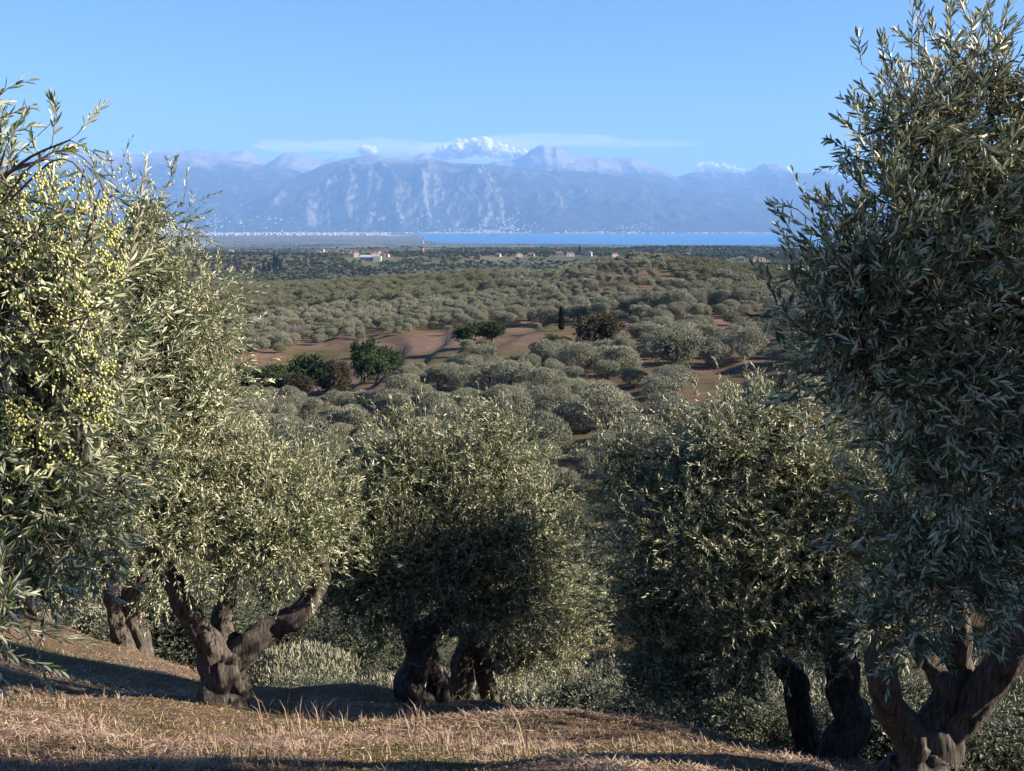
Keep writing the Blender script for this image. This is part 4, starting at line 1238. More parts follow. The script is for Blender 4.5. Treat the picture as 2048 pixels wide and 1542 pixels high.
# ---- countless far trees: one object per mass, scattered by geometry nodes
def scatter(name, label, cat, pos, rot, scl, idx, meshes):
    src = bpy.data.collections.new('stock_' + name)
    for k, me in enumerate(meshes):
        src.objects.link(bpy.data.objects.new(f'{name}_stock_{k:02d}', me))
    me = bpy.data.meshes.new(name)
    me.vertices.add(len(pos)); me.vertices.foreach_set('co', np.asarray(pos, np.float32).ravel())
    for nm, typ, arr in (('spin', 'FLOAT', rot), ('size', 'FLOAT', scl), ('pick', 'INT', idx)):
        a = me.attributes.new(nm, typ, 'POINT')
        a.data.foreach_set('value', np.asarray(arr, np.int32 if typ == 'INT' else np.float32))
    me.update()
    ng = bpy.data.node_groups.new('scatter_' + name, 'GeometryNodeTree')
    ng.interface.new_socket('Geometry', in_out='INPUT', socket_type='NodeSocketGeometry')
    ng.interface.new_socket('Geometry', in_out='OUTPUT', socket_type='NodeSocketGeometry')
    nd = ng.nodes; lk = ng.links
    gi = nd.new('NodeGroupInput'); go = nd.new('NodeGroupOutput')
    ip = nd.new('GeometryNodeInstanceOnPoints')
    ci = nd.new('GeometryNodeCollectionInfo'); ci.inputs['Collection'].default_value = src
    ci.inputs['Separate Children'].default_value = True; ci.inputs['Reset Children'].default_value = True

    def attr(nm, typ):
        n = nd.new('GeometryNodeInputNamedAttribute'); n.data_type = typ; n.inputs['Name'].default_value = nm
        return n.outputs['Attribute']
    cx = nd.new('ShaderNodeCombineXYZ'); lk.new(attr('spin', 'FLOAT'), cx.inputs[2])
    lk.new(gi.outputs[0], ip.inputs['Points']); lk.new(ci.outputs[0], ip.inputs['Instance'])
    ip.inputs['Pick Instance'].default_value = True
    lk.new(attr('pick', 'INT'), ip.inputs['Instance Index'])
    er = nd.new('FunctionNodeEulerToRotation'); lk.new(cx.outputs[0], er.inputs[0])
    lk.new(er.outputs[0], ip.inputs['Rotation'])
    lk.new(attr('size', 'FLOAT'), ip.inputs['Scale'])
    lk.new(ip.outputs[0], go.inputs[0])
    o = link(name, me, kind='stuff')
    o['label'] = label; o['category'] = cat
    md = o.modifiers.new('scatter', 'NODES'); md.node_group = ng
    return o


rest = [i for i in range(len(TR)) if keep[i] and i not in SOLO and -500 < TU[i] < 2600]
join = []
for (t, c, H, R) in V_MID[:5] + V_FAR:
    join.append(c)
ri = np.array(rest)
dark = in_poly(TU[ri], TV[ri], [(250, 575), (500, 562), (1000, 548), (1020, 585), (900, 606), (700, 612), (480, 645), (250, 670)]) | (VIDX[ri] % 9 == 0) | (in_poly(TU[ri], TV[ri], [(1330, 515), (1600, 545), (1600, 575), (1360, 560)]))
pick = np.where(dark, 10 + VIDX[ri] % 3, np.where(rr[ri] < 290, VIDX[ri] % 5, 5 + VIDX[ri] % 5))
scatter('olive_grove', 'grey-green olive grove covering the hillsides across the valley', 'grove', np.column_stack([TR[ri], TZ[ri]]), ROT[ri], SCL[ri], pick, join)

# ---------------------------------------------------------------- houses of the plain (sites first, so that the woods leave them open)
HSITES = []
for (u, v, w, d, h, kind) in [
        (637, 504, 13, 9, 6, 0), (646, 501, 8, 8, 7, 1), (652, 505, 10, 8, 5, 0), (670, 506, 9, 8, 5, 0), (676, 506, 15, 9, 6, 0), (686, 506, 9, 8, 6, 1), (694, 506, 12, 9, 6, 0), (701, 507, 10, 8, 6, 1),
        (704, 511, 14, 9, 7, 0), (712, 511, 11, 9, 8, 0), (718, 507, 10, 8, 5, 0), (724, 508, 12, 9, 7, 1), (732, 508, 12, 9, 6, 0), (738, 508, 10, 8, 6, 0), (750, 511, 14, 9, 7, 0), (757, 510, 12, 9, 8, 1),
        (765, 511, 11, 9, 6, 0), (774, 511, 9, 8, 5, 0),
        (463, 503, 14, 10, 8, 2), (996, 511, 11, 9, 6, 0), (1038, 511, 13, 9, 6, 0), (1062, 511, 14, 9, 6, 0), (1119, 511, 16, 10, 8, 0), (1140, 510, 16, 10, 6, 0), (1177, 510, 14, 9, 8, 1), (1229, 513, 14, 9, 7, 0),
        (1481, 519, 16, 10, 6, 0), (1512, 523, 14, 10, 9, 2), (1524, 522, 12, 9, 7, 0)]:
    xx, yy, zz = place(u, v + 2.5, 1500, 3300, 1500)
    HSITES.append((xx, yy, zz, w * 0.78, d * 0.78, h * 0.74, kind))
BIGSITE = place(741, 522, 1300, 2600, 1500)
MASTSITE = place(847, 511, 1800, 2600, 1500)
HS = np.array([s[:2] for s in HSITES] + [BIGSITE[:2]])


def clear_of_houses(x, y, dx=15, front=95, back=14):
    bad = np.zeros(len(x), bool)
    for hx, hy in HS:
        lx = hx * y / hy
        bad |= (np.abs(x - lx) < dx) & (y > hy - front) & (y < hy + back)
    return ~bad

# wooded slopes and ravines half a kilometre to two and a half kilometres off
n = 42000
th = rng.uniform(-0.46, 0.46, n); r_ = np.sqrt(rng.uniform(630**2, 2900**2, n))
wx = r_ * np.sin(th); wy = r_ * np.cos(th)
dens = 0.80 + 0.9 * fbm(wx / 160, wy / 160, 131, 3)
ok = (rng.random(n) < np.clip(dens, 0.05, 1)) & clear_of_houses(wx, wy)
wx, wy, r_ = wx[ok], wy[ok], r_[ok]
wz = ground_z(wx, wy)
wood = fbm(wx / 230, wy / 170, 141, 3) + 0.25 * rng.normal(size=len(wx))
pick = np.where(wood > 0.22, 4 + rng.integers(0, 2, len(wx)), rng.integers(0, 4, len(wx)))
scatter('distant_woods', 'hazy woods and olive groves on the ravines before the plain', 'woods', np.column_stack([wx, wy, wz - 0.3]), rng.uniform(0, 6.28, len(wx)), rng.uniform(0.8, 1.5, len(wx)), pick, V_DIST + V_WOOD)
# clumps and hedges on the coastal plain
n = 20000
th = rng.uniform(-0.42, 0.42, n); r_ = np.sqrt(rng.uniform(2700**2, 8200**2, n))
wx = r_ * np.sin(th); wy = r_ * np.cos(th)
ok = rng.random(n) < np.clip(0.30 + 1.5 * fbm(wx / 330, wy / 700, 151, 4), 0.02, 1)
wx, wy = wx[ok], wy[ok]
wz = ground_z(wx, wy)
ok = wz > SEA + 1.5
wx, wy, wz = wx[ok], wy[ok], wz[ok]
scatter('plain_trees', 'scattered trees and hedges over the coastal plain', 'trees', np.column_stack([wx, wy, wz - 0.5]), rng.uniform(0, 6.28, len(wx)), rng.uniform(0.8, 2.0, len(wx)), rng.integers(0, 6, len(wx)), V_DIST + V_WOOD)


# low trees that close the view below the right-hand trunks
for k, (u_, y_, s_, lab) in enumerate([(1770, 17.2, 0.62, 'low sunlit olive tree seen between the trunks at lower right'), (1905, 16.4, 0.66, 'low olive tree behind the forked trunk at the right edge'), (2030, 17.4, 0.72, 'olive tree at the lower right corner, behind the thick limb'),
                                       (1500, 17.6, 0.56, 'small olive tree under the broad dark crown, left of its stems'), (1370, 18.4, 0.55, 'small sunlit olive tree just below the crest, left of the dark crown'), (1225, 19.4, 0.58, 'bright bushy olive tree at the crest beside the twin-stemmed tree'),
                                       (590, 24.5, 0.62, 'silvery low olive tree seen under the wide bent limb'), (1640, 19.5, 0.66, 'olive tree down the slope behind the two leaning stems')]):
    x_ = (u_ - 1024) / FPX * y_
    o = link('olive_tree', None, loc=(x_, y_, gz(x_, y_) - 0.3)); o.scale = (s_, s_, s_ * 0.8); o.rotation_euler = (0, 0, 0.9 * k)
    tag(o, lab, 'olive tree', NEAR_GROUP)
    link('trunk', V_SLOPE[k % 3][0], o); link('crown', V_SLOPE[k % 3][1], o)
# olive trees added right of the view, mostly unseen, to shade trees and ground
for k, (x_, y_, s_, h_, lab) in enumerate([(8.4, 12.3, 1.1, 1.5, 'olive tree added for shade just beyond the right edge, behind the tall dark tree'), (6.7, 5.2, 0.80, 1.7, 'unseen olive tree added for shade out of the right edge, beside the tall dark tree'),
                                            (11.2, 12.2, 1.05, 1.75, 'unseen olive tree added for shade in the next row beyond the right edge'), (10.2, 4.7, 0.80, 1.95, 'unseen tall olive tree added for shade far out of the right edge')]):
    o = link('olive_tree', None, loc=(x_, y_, gz(x_, y_) - 0.1)); o.scale = (s_, s_, h_); o.rotation_euler = (0, 0, 1.2 + 2 * k)
    tag(o, lab, 'olive tree', NEAR_GROUP)
    link('trunk', V_SLOPE[k % 3][0], o); link('crown', V_SLOPE[k % 3][1], o)

# ---- single trees of other kinds
SINGLE_STOCK = {}


def single(name, label, cat, u, v, D, H, R, mat, seed, lobes=6, flat=0.9, L=0.27, W=0.15, group=None, trunk=M_BARK_FAR, low=0.2, density=0.5, up=0.4):
    x = (u - 1024) / FPX * D
    z = gz(x, D)
    rng = np.random.default_rng(seed)
    o = link(name, None, loc=(x, D, z))
    tag(o, label, cat, group)
    key = (mat.name, trunk.name, seed % 2, flat > 1)
    if key not in SINGLE_STOCK:
        SINGLE_STOCK[key] = (stock_trunk(rng, 6.0, 0.26, 3, trunk), stock_crown(rng, 3.0, 6.0, lobes, density, L, W, 9, 0.5, mat, flat=flat, low=low, inner=0.12, up=up))
    t, c = SINGLE_STOCK[key]
    o.scale = (R / 3.0, R / 3.0, H / 6.0); o.rotation_euler = (0, 0, seed * 1.7)
    link('trunk', t, o); link('crown', c, o)
    return o


RAV = 'green trees along the ravine'
single('broadleaf_tree', 'round deep green tree in the ravine below the red terrace', 'tree', 606, 790, 186, 7.0, 3.3, M_LEAF_DEEP, 61, group=RAV)
single('broadleaf_tree', 'tall narrow deep green tree in the ravine, right of the round one', 'tree', 728, 780, 184, 7.6, 2.2, M_LEAF_DEEP, 62, group=RAV, flat=1.3)
single('broadleaf_tree', 'low olive-brown bush tree at the foot of the round green tree', 'tree', 588, 800, 176, 4.6, 2.6, M_LEAF_BROWN, 63, group=RAV)
single('broadleaf_tree', 'pointed brown-green tree between the two tallest ravine trees', 'tree', 676, 800, 172, 5.4, 1.9, M_LEAF_BROWN, 64, group=RAV, flat=1.4)
single('broadleaf_tree', 'dark green tree at the left end of the ravine', 'tree', 530, 790, 182, 5.6, 3.0, M_LEAF_DEEP, 65, group=RAV)
single('broadleaf_tree', 'small dark tree at the far left of the ravine beside the silver crown', 'tree', 482, 780, 188, 5.0, 2.9, M_LEAF_DEEP, 66, group=RAV)
single('broadleaf_tree', 'leaning dark green tree at the right end of the ravine', 'tree', 775, 760, 186, 5.0, 2.7, M_LEAF_DEEP, 67, group=RAV)
single('broadleaf_tree', 'dark bushy tree in the ravine right beside the pointed one', 'tree', 652, 770, 184, 5.4, 2.6, M_LEAF_DEEP, 68, group=RAV)
single('broadleaf_tree', 'shadowed green thicket tree between the narrow tall tree and the leaning one', 'tree', 752, 775, 180, 4.8, 2.7, M_LEAF_DEEP, 75, group=RAV)
single('broadleaf_tree', 'low dark tree in front of the round green ravine tree', 'tree', 565, 790, 178, 4.4, 2.8, M_LEAF_DEEP, 76, group=RAV)
single('broadleaf_tree', 'wide bright green bush at the right end of the red terrace bank', 'tree', 935, 716, 205, 4.6, 2.9, M_LEAF_DEEP, 69, group=RAV)
single('broadleaf_tree', 'rounded green bush on the terrace bank beside the wide bush', 'tree', 985, 708, 207, 4.2, 2.6, M_LEAF_DEEP, 70, group=RAV)
single('oak_tree', 'large brown-green oak standing among the olives right of the cypress', 'oak tree', 1195, 745, 168, 6.4, 3.6, M_LEAF_BROWN, 71, lobes=8)
single('broadleaf_tree', 'small bright green tree left of the large brown oak', 'tree', 1108, 750, 160, 3.6, 1.8, M_LEAF_DEEP, 72)
o = single('olive_tree', 'olive tree with one pale bare trunk catching the sun among the near grove', 'olive tree', 1352, 778, 128, 6.0, 3.4, M_LEAF_FAR, 73, trunk=M_BARK_PALE, low=0.42, L=0.19, W=0.08, density=0.8)


def cypress(label, u, D, H, R, seed, group=None):
    x = (u - 1024) / FPX * D; z = gz(x, D)
    rng = np.random.default_rng(seed)
    o = link('cypress_tree', None, loc=(x, D, z)); tag(o, label, 'cypress', group)
    a = Acc(); a.add(*tube([(0, 0, -0.3), (0, 0, H * 0.3), (0, 0, H * 0.9)], [R * 0.18, R * 0.14, R * 0.04], 7))
    link('trunk', a.mesh('trunk', M_BARK_FAR, True), o)
    n = 900
    h = rng.uniform(0.05, 1, n)
    rad = R * np.interp(h, [0, 0.12, 0.4, 0.75, 1.0], [0.45, 0.9, 1.0, 0.62, 0.04]) * rng.uniform(0.6, 1.0, n)
    t = rng.uniform(0, 6.28, n)
    P = np.stack([rad * np.cos(t), rad * np.sin(t), h * H], 1)
    D_ = unit(np.stack([0.35 * np.cos(t), 0.35 * np.sin(t), np.ones(n)], 1) + 0.2 * rng.normal(size=(n, 3)))
    Nn = np.stack([np.cos(t), np.sin(t), np.zeros(n)], 1) + 0.3 * rng.normal(size=(n, 3)); Nn = unit(Nn - D_ * (Nn * D_).sum(1, keepdims=True))
    v, f, _ = leaf_faces(P, D_, Nn, np.full(n, H * 0.11), np.full(n, R * 0.4), False)
    link('crown', make_mesh('crown', v, f, mat=M_LEAF_CYP, var=np.repeat(rng.uniform(0, 1, n), 4)), o)


cypress('slim dark cypress standing alone beside the red terrace', 1123, 216, 4.6, 0.55, 91)
CG = 'far cypresses above the wooded ravine'
for k, (u, D, H, lab) in enumerate([(530, 1500, 15, 'leftmost slim far cypress above the wooded ravine'), (541, 1480, 13, 'short far cypress, second from the left above the ravine'), (552, 1540, 22, 'tall far cypress in the middle of the group above the ravine'),
                                    (557, 1550, 20, 'far cypress just right of the tallest one above the ravine'), (563, 1500, 14, 'rightmost short far cypress above the wooded ravine'), (1158, 2000, 16, 'dark far cypress beside the houses right of the mast')]):
    cypress(lab, u, D, H, 1.5, 92 + k, CG if k < 5 else None)


def bare_tree(label, u, D, H, seed):
    x = (u - 1024) / FPX * D; z = gz(x, D)
    rng = np.random.default_rng(seed)
    o = link('almond_tree', None, loc=(x, D, z)); tag(o, label, 'almond tree', 'bare almond trees')
    a = Acc(); a.add(*tube(smooth_path([(0, 0, -0.3), (0.05, 0, H * 0.15), (0.1, 0.05, H * 0.3)], 6), np.linspace(0.16, 0.12, 6), 8, lump=0.2))
    link('trunk', a.mesh('trunk', M_BARE, True), o)
    tw = Acc()

    def grow(p, d, ln, r, lev):
        q = p + d * ln
        tw.add(*tube(np.stack([p, (p + q) / 2 + rng.normal(0, 0.04, 3) * ln, q]), [r, r * 0.8, r * 0.55], 4, cap=False)[:2])
        if lev == 0: return
        for _ in range(4 if lev > 1 else 5):
            grow(p + (q - p) * rng.uniform(0.5, 1.0), unit(d + 0.65 * rng.normal(size=3) + [0, 0, 0.15]), ln * rng.uniform(0.55, 0.85), r * 0.62, lev - 1)
    for k in range(5):
        t = 2 * math.pi * k / 5
        grow(np.array([0.1, 0.05, H * 0.28]), unit(np.array([math.cos(t), math.sin(t), 0.9])), H * 0.28, 0.075, 4)
    link('twigs', tw.mesh('twigs', M_BARE, True), o)


bare_tree('leafless pinkish almond tree at the edge of the silver plantation', 590, 262, 4.6, 121)
bare_tree('leafless greyish almond tree below the dark wooded slope', 538, 380, 4.6, 122)

# ---------------------------------------------------------------- houses, mast, ships, town
M_WHITE = plain_mat('whitewashed_wall', (0.62, 0.57, 0.51), noise=0.06)
M_CREAM = plain_mat('cream_wall', (0.72, 0.60, 0.46), noise=0.06)
M_ROOF = plain_mat('red_roof_tile', (0.34, 0.17, 0.12), noise=0.2)
M_FLATROOF = plain_mat('flat_concrete_roof', (0.62, 0.60, 0.57), noise=0.1)
M_TEAL = plain_mat('grey_green_metal_roof', (0.42, 0.52, 0.50), noise=0.08)
M_DARKWIN = plain_mat('dark_window', (0.04, 0.045, 0.055), rough=0.3)
M_STEELR = plain_mat('red_painted_steel', (0.52, 0.09, 0.06))
M_STEELW = plain_mat('white_painted_steel', (0.80, 0.79, 0.77))
M_HULL = plain_mat('rust_red_hull', (0.40, 0.11, 0.075))
M_HULLW = plain_mat('grey_white_hull', (0.62, 0.62, 0.62))
M_STONE = plain_mat('pale_breakwater_stone', (0.62, 0.58, 0.52))


def house(label, site, group, kind, rz, name='house', cat='house'):
    x, y, z, w, d, h, _ = site
    o = link(name, None, loc=(x, y, z)); o.rotation_euler = (0, 0, rz)
    tag(o, label, cat, group)
    a = Acc(); a.box((0, 0, h / 2 - 1.0), (w, d, h + 2.0))
    wl = link('wall', a.mesh('wall', M_CREAM if kind == 2 else M_WHITE), o)
    r = Acc()
    if kind == 1:
        r.box((0, 0, h + 0.2), (w + 0.6, d + 0.6, 0.4))
        r.box((w * 0.2, 0, h + 1.2), (w * 0.3, d * 0.4, 1.8))
        link('roof', r.mesh('roof', M_FLATROOF), o)
    else:
        e = 0.5; t = h * 0.30 + 0.8
        v = [(-w/2-e, -d/2-e, h), (w/2+e, -d/2-e, h), (w/2+e, d/2+e, h), (-w/2-e, d/2+e, h), (-w/2+d*0.35, 0, h+t), (w/2-d*0.35, 0, h+t)]
        r.add(v, [[0, 1, 5, 4], [2, 3, 4, 5], [0, 3, 2, 1]], [[1, 2, 5], [3, 0, 4]])
        link('roof', r.mesh('roof', M_ROOF), o)
    for k in range(2 if h < 7 else 4):
        win = Acc(); win.box(((-0.25 + 0.5 * (k % 2)) * w, -d / 2 - 0.03, h * (0.35 if k < 2 else 0.72)), (1.5, 0.12, 1.5))
        link('window', win.mesh('window', M_DARKWIN), wl)


VG = 'houses of the village on the plain'
for k, s in enumerate(HSITES[:18]):
    look = 'flat-roofed white' if s[6] == 1 else 'red-roofed white'
    house(f'{look} house, {ORD[k]} from the left in the far village', s, VG, s[6], 0.35 * math.sin(k * 5.1))
OTHER = ['cream house standing alone among far groves left of the village', 'small red-roofed house right of the mast, first of the scattered row', 'red-roofed house right of the mast, second of the scattered row',
         'long red-roofed house right of the mast, third of the scattered row', 'large red-roofed house left of the lone dark far cypress', 'long red-roofed house right of the lone dark far cypress',
         'flat-roofed white house alone above the olive hill', 'red-roofed house half hidden behind the hilltop olives', 'low red-roofed house at the hill edge by the right tree', 'tall cream house at the hill edge by the right tree',
         'small red-roofed house beside the tall cream house at the hill edge']
for k, s in enumerate(HSITES[18:]):
    house(OTHER[k], s, 'scattered houses on the plain', s[6], 0.3 * math.sin(k * 3.7 + 1))

# long hall in front of the village
x, y, z = BIGSITE
o = link('hall', None, loc=(x, y, z)); tag(o, 'long pale hall with grey-green roof below the far village', 'hall')
a = Acc(); a.box((0, 0, 2.5), (30, 12, 7)); a.box((11, -3, 3.2), (12, 12, 9)); wl = link('wall', a.mesh('wall', M_WHITE), o)
r = Acc(); r.add([(-15.6, -6.6, 6), (4, -6.6, 6), (4, 6.6, 6), (-15.6, 6.6, 6), (-15.6, 0, 9.5), (4, 0, 9.5)], [[0, 1, 5, 4], [2, 3, 4, 5], [0, 3, 2, 1]], [[1, 2, 5], [3, 0, 4]])
link('roof', r.mesh('roof', M_TEAL), o)
for k in range(5):
    w = Acc(); w.box((-13 + 4.2 * k, -6.05, 3), (2.4, 0.15, 2.2)); link('window', w.mesh('window', M_DARKWIN), wl)

# warehouses by the shore
for (u, v, ln, h, lab) in [(1451, 500.5, 74, 7, 'long low white warehouse on the plain by the sea'), (1379, 495.5, 30, 6, 'short white warehouse on the plain nearer the sea')]:
    x, y, z = place(u, v, 4500, 7000, 1500)
    o = link('warehouse', None, loc=(x, y, z)); tag(o, lab, 'warehouse', 'white warehouses on the plain')
    a = Acc(); a.box((0, 0, h / 2 - 1), (ln, 18, h + 2)); link('wall', a.mesh('wall', M_WHITE), o)
    r = Acc(); r.add([(-ln/2-1, -10, h), (ln/2+1, -10, h), (ln/2+1, 10, h), (-ln/2-1, 10, h), (-ln/2-1, 0, h+3), (ln/2+1, 0, h+3)], [[0, 1, 5, 4], [2, 3, 4, 5], [0, 3, 2, 1]], [[1, 2, 5], [3, 0, 4]])
    link('roof', r.mesh('roof', M_STEELW), o)

# lattice mast
x, y, z = MASTSITE
o = link('radio_mast', None, loc=(x, y, z)); tag(o, 'slim red and white lattice mast rising above the far groves', 'mast')
H = 33.0
for k in range(5):
    a = Acc()
    z0, z1 = -1 + H * k / 5, -1 + H * (k + 1) / 5
    for j in range(3):
        t = j * 2.094
        w0, w1 = 1.3 - 0.9 * k / 5, 1.3 - 0.9 * (k + 1) / 5
        p0 = np.array([w0 * math.cos(t), w0 * math.sin(t), z0]); p1 = np.array([w1 * math.cos(t), w1 * math.sin(t), z1])
        a.add(*tube([p0, (p0 + p1) / 2, p1], [0.20] * 3, 5))
        t2 = (j + 1) * 2.094
        for f in (0.0, 0.5):
            q0 = p0 + (p1 - p0) * f; q1 = np.array([(w0 + (w1 - w0) * (f + .5)) * math.cos(t2), (w0 + (w1 - w0) * (f + .5)) * math.sin(t2), z0 + (z1 - z0) * (f + .5)])
            a.add(*tube([q0, (q0 + q1) / 2, q1], [0.12] * 3, 4))
    link('lattice_section', a.mesh('lattice_section', M_STEELR if k % 2 == 0 else M_STEELW), o)
a = Acc(); a.box((0, 0, H - 4.5), (2.6, 2.6, 0.6)); a.box((0.9, 0, H - 3), (0.6, 0.6, 2.4)); a.box((-0.9, 0, H - 3), (0.6, 0.6, 2.4)); a.add(*tube([(0, 0, H - 1), (0, 0, H + 1), (0, 0, H + 4)], [0.12, 0.1, 0.06], 5))
link('antenna', a.mesh('antenna', M_STEELW), o)


def ship(label, u, D, ln, hullmat, cranes):
    x = (u - 1024) / FPX * D
    o = link('ship', None, loc=(x, D, SEA)); tag(o, label, 'ship', 'ships anchored in the bay')
    b = ln * 0.085; hh = ln * 0.075
    st = np.linspace(-0.5, 0.5, 13)
    wid = np.interp(st, [-0.5, -0.42, 0.3, 0.44, 0.5], [0.7, 1, 1, 0.55, 0.05])
    v = []
    for s, w in zip(st, wid):
        sheer = hh * (1 + 0.35 * max(0, s - 0.25) * 2)
        v += [(s * ln, -b * w, sheer), (s * ln * 0.96, -b * w * 0.8, -2), (s * ln * 0.96, b * w * 0.8, -2), (s * ln, b * w, sheer)]
    q = []
    for i in range(12):
        for j in range(3): q.append([4*i+j, 4*i+4+j, 4*i+5+j, 4*i+1+j])
        q.append([4*i+3, 4*i+7, 4*i+4, 4*i])
    q += [[0, 1, 2, 3], [51, 50, 49, 48]]
    a = Acc(); a.add(v, q); link('hull', a.mesh('hull', hullmat), o)
    a = Acc(); a.box((-ln * 0.38, 0, hh + ln * 0.06), (ln * 0.11, b * 1.6, ln * 0.12)); a.box((-ln * 0.38, 0, hh + ln * 0.135), (ln * 0.07, b * 1.9, ln * 0.03))
    br = link('deckhouse', a.mesh('deckhouse', M_STEELW), o)
    a = Acc(); a.add(*tube([(-ln * 0.42, 0, hh + ln * 0.12), (-ln * 0.42, 0, hh + ln * 0.16), (-ln * 0.42, 0, hh + ln * 0.19)], [ln * 0.016] * 3, 8)); link('funnel', a.mesh('funnel', hullmat), br)
    for k in range(cranes):
        a = Acc(); xx = ln * (-0.22 + 0.17 * k)
        a.box((xx, 0, hh + ln * 0.05), (ln * 0.016, ln * 0.016, ln * 0.10)); a.box((xx + ln * 0.05, 0, hh + ln * 0.09), (ln * 0.10, ln * 0.012, ln * 0.012))
        link('crane', a.mesh('crane', M_STEELW), o)


ship('red-hulled cargo ship anchored in the blue bay', 986, 15400, 150, M_HULL, 3)
ship('pale cargo ship with deck cranes, right of the red-hulled ship', 1065, 14600, 108, M_HULLW, 4)

# breakwater of the harbour
a = Acc(); p = [pt(u, 0, 1)[0] * 15300 for u in (760, 816)]
n_ = 24
xs = np.linspace(p[0], p[1], n_)
pth = np.stack([xs, 15300 + 60 * np.sin(np.linspace(0, 2, n_)), np.full(n_, SEA + 1.0)], 1)
a.add(*tube(pth, np.full(n_, 6.5), 8, lump=0.25)); link('breakwater', a.mesh('breakwater', M_STONE), kind='structure')

# the town at the foot of the mountains: thousands of pale specks
rng = np.random.default_rng(5)
a = Acc()


def speck(x, y, z, lo, hi):
    w = rng.uniform(lo, hi); h = rng.uniform(0.5, 0.9) * w
    a.box((x, y, z + h / 2 - 2), (w, w * rng.uniform(0.7, 1.3), h + 4), rng.uniform(0, 1.5), var=rng.uniform(0, 1))


for k in range(1500):
    D = rng.uniform(15800, 19500); u = 280 + (rng.random() ** 1.25) * 500
    x = (u - 1024) / FPX * D
    z = max(gz(x, D), SEA) if rng.random() > 0 else 0
    if rng.random() < 0.35 + 0.65 * float(vnoise(x / 400, D / 900, 5)): speck(x, D, z, 14, 36)
for (u, D, su, sd, n_) in [(690, 20400, 45, 400, 90), (760, 20300, 50, 500, 70), (850, 20600, 50, 500, 110), (920, 20600, 40, 450, 130), (965, 20800, 35, 500, 190), (1000, 20700, 30, 500, 170), (1040, 21000, 30, 600, 130),
                           (1010, 21800, 35, 500, 120), (1060, 22200, 30, 350, 50), (1150, 20500, 50, 300, 60), (1190, 20600, 40, 400, 90), (1270, 20400, 40, 300, 60), (1400, 20400, 60, 300, 60), (1500, 20400, 50, 300, 60),
                           (600, 20600, 60, 600, 60), (420, 21200, 90, 800, 80), (500, 20600, 80, 500, 90), (1280, 21600, 40, 500, 20), (480, 24300, 40, 500, 16), (400, 23200, 30, 400, 12)]:
    for _ in range(n_):
        D = D0 = D + 0 if False else rng.normal(D, sd) if False else float(np.clip(rng.normal(D, sd * 0.6), 19750, 33000))
        uu = rng.normal(u, su * 0.6)
        x = (uu - 1024) / FPX * D0
        zz = max(float(mountain_at(x, D0)), SEA)
        if zz < 150 + 300 * rng.random(): speck(x, D0, zz, 15, 32)
o = link('town', a.mesh('town', M_WHITE), kind='stuff'); o['label'] = 'pale town and villages along the far foot of the mountains'; o['category'] = 'town'

# ---------------------------------------------------------------- clouds, behind and beyond the haze
m, nt, out = new_mat('cumulus')
n = N(nt)
d_ = n('BsdfDiffuse', Color=(0.9, 0.9, 0.9, 1)); t_ = n('BsdfTranslucent', Color=(0.9, 0.9, 0.9, 1))
g_ = n('NewGeometry')
hole = n.mr(n.noise(g_.outputs['Position'], 0.0042, 5, 0.7), 0.38, 0.62, 0.10, 0.85)
cl_ = n('MixShader', Fac=0.5, i1=d_.outputs[0], i2=t_.outputs[0])
nt.links.new(n('MixShader', Fac=hole, i1=n('BsdfTransparent').outputs[0], i2=cl_.outputs[0]).outputs[0], out.inputs['Surface'])
M_CLOUD = m


def veil_mat(name, dens):
    m, nt, out = new_mat(name)
    v = nt.nodes.new('ShaderNodeVolumePrincipled'); v.inputs['Density'].default_value = dens; v.inputs['Color'].default_value = (1, 1, 1, 1)
    nt.links.new(v.outputs[0], out.inputs['Volume'])
    return m


def ico(sub):
    import bmesh
    bm = bmesh.new(); bmesh.ops.create_icosphere(bm, subdivisions=sub, radius=1)
    v = np.array([w.co[:] for w in bm.verts]); f = np.array([[w.index for w in p.verts] for p in bm.faces]); bm.free()
    return v, f


ICO_V, ICO_F = ico(3)
PUFF_V, PUFF_F = ico(3)
CLOUD_D = 50500.0


def cumulus(label, puffs, seed):
    rng = np.random.default_rng(seed)
    c0 = pt(puffs[0][0], puffs[0][1], CLOUD_D)
    a = Acc()
    for (u, v, ru, rv, n_) in puffs:
        k = CLOUD_D / FPX
        nz = fbm(PUFF_V[:, 0] * 2.3 + u, PUFF_V[:, 2] * 2.3 + v, seed, 3)
        a.add(PUFF_V * np.array([ru * k * 0.95, 420.0, rv * k * 0.5]) * (1 + 0.3 * nz[:, None]) + pt(u, v + rv * 0.15, CLOUD_D) - c0, None, PUFF_F)
        for _ in range(n_):
            s = rng.uniform(0.28, 0.55)
            th = rng.uniform(0, 6.28); q = math.sqrt(rng.random()) * 0.9
            p = pt(u + ru * q * math.cos(th), v + rv * q * math.sin(th), CLOUD_D + rng.normal(0, 260))
            k = CLOUD_D / FPX
            r = min(ru, rv * 1.5) * s * k
            sc = np.array([r * 1.2, r, r * 0.9])
            o1 = 31 * rng.random()
            nz = fbm(PUFF_V[:, 0] * 1.6 + o1, PUFF_V[:, 1] * 1.1 + PUFF_V[:, 2] * 1.9, seed, 4, 0.65)
            a.add(PUFF_V * sc * (1 + 0.5 * nz[:, None]) + p - c0, None, PUFF_F)
    o = link('cloud', a.mesh('cloud', M_CLOUD, True), loc=c0)
    tag(o, label, 'cloud', 'clouds over the mountains')


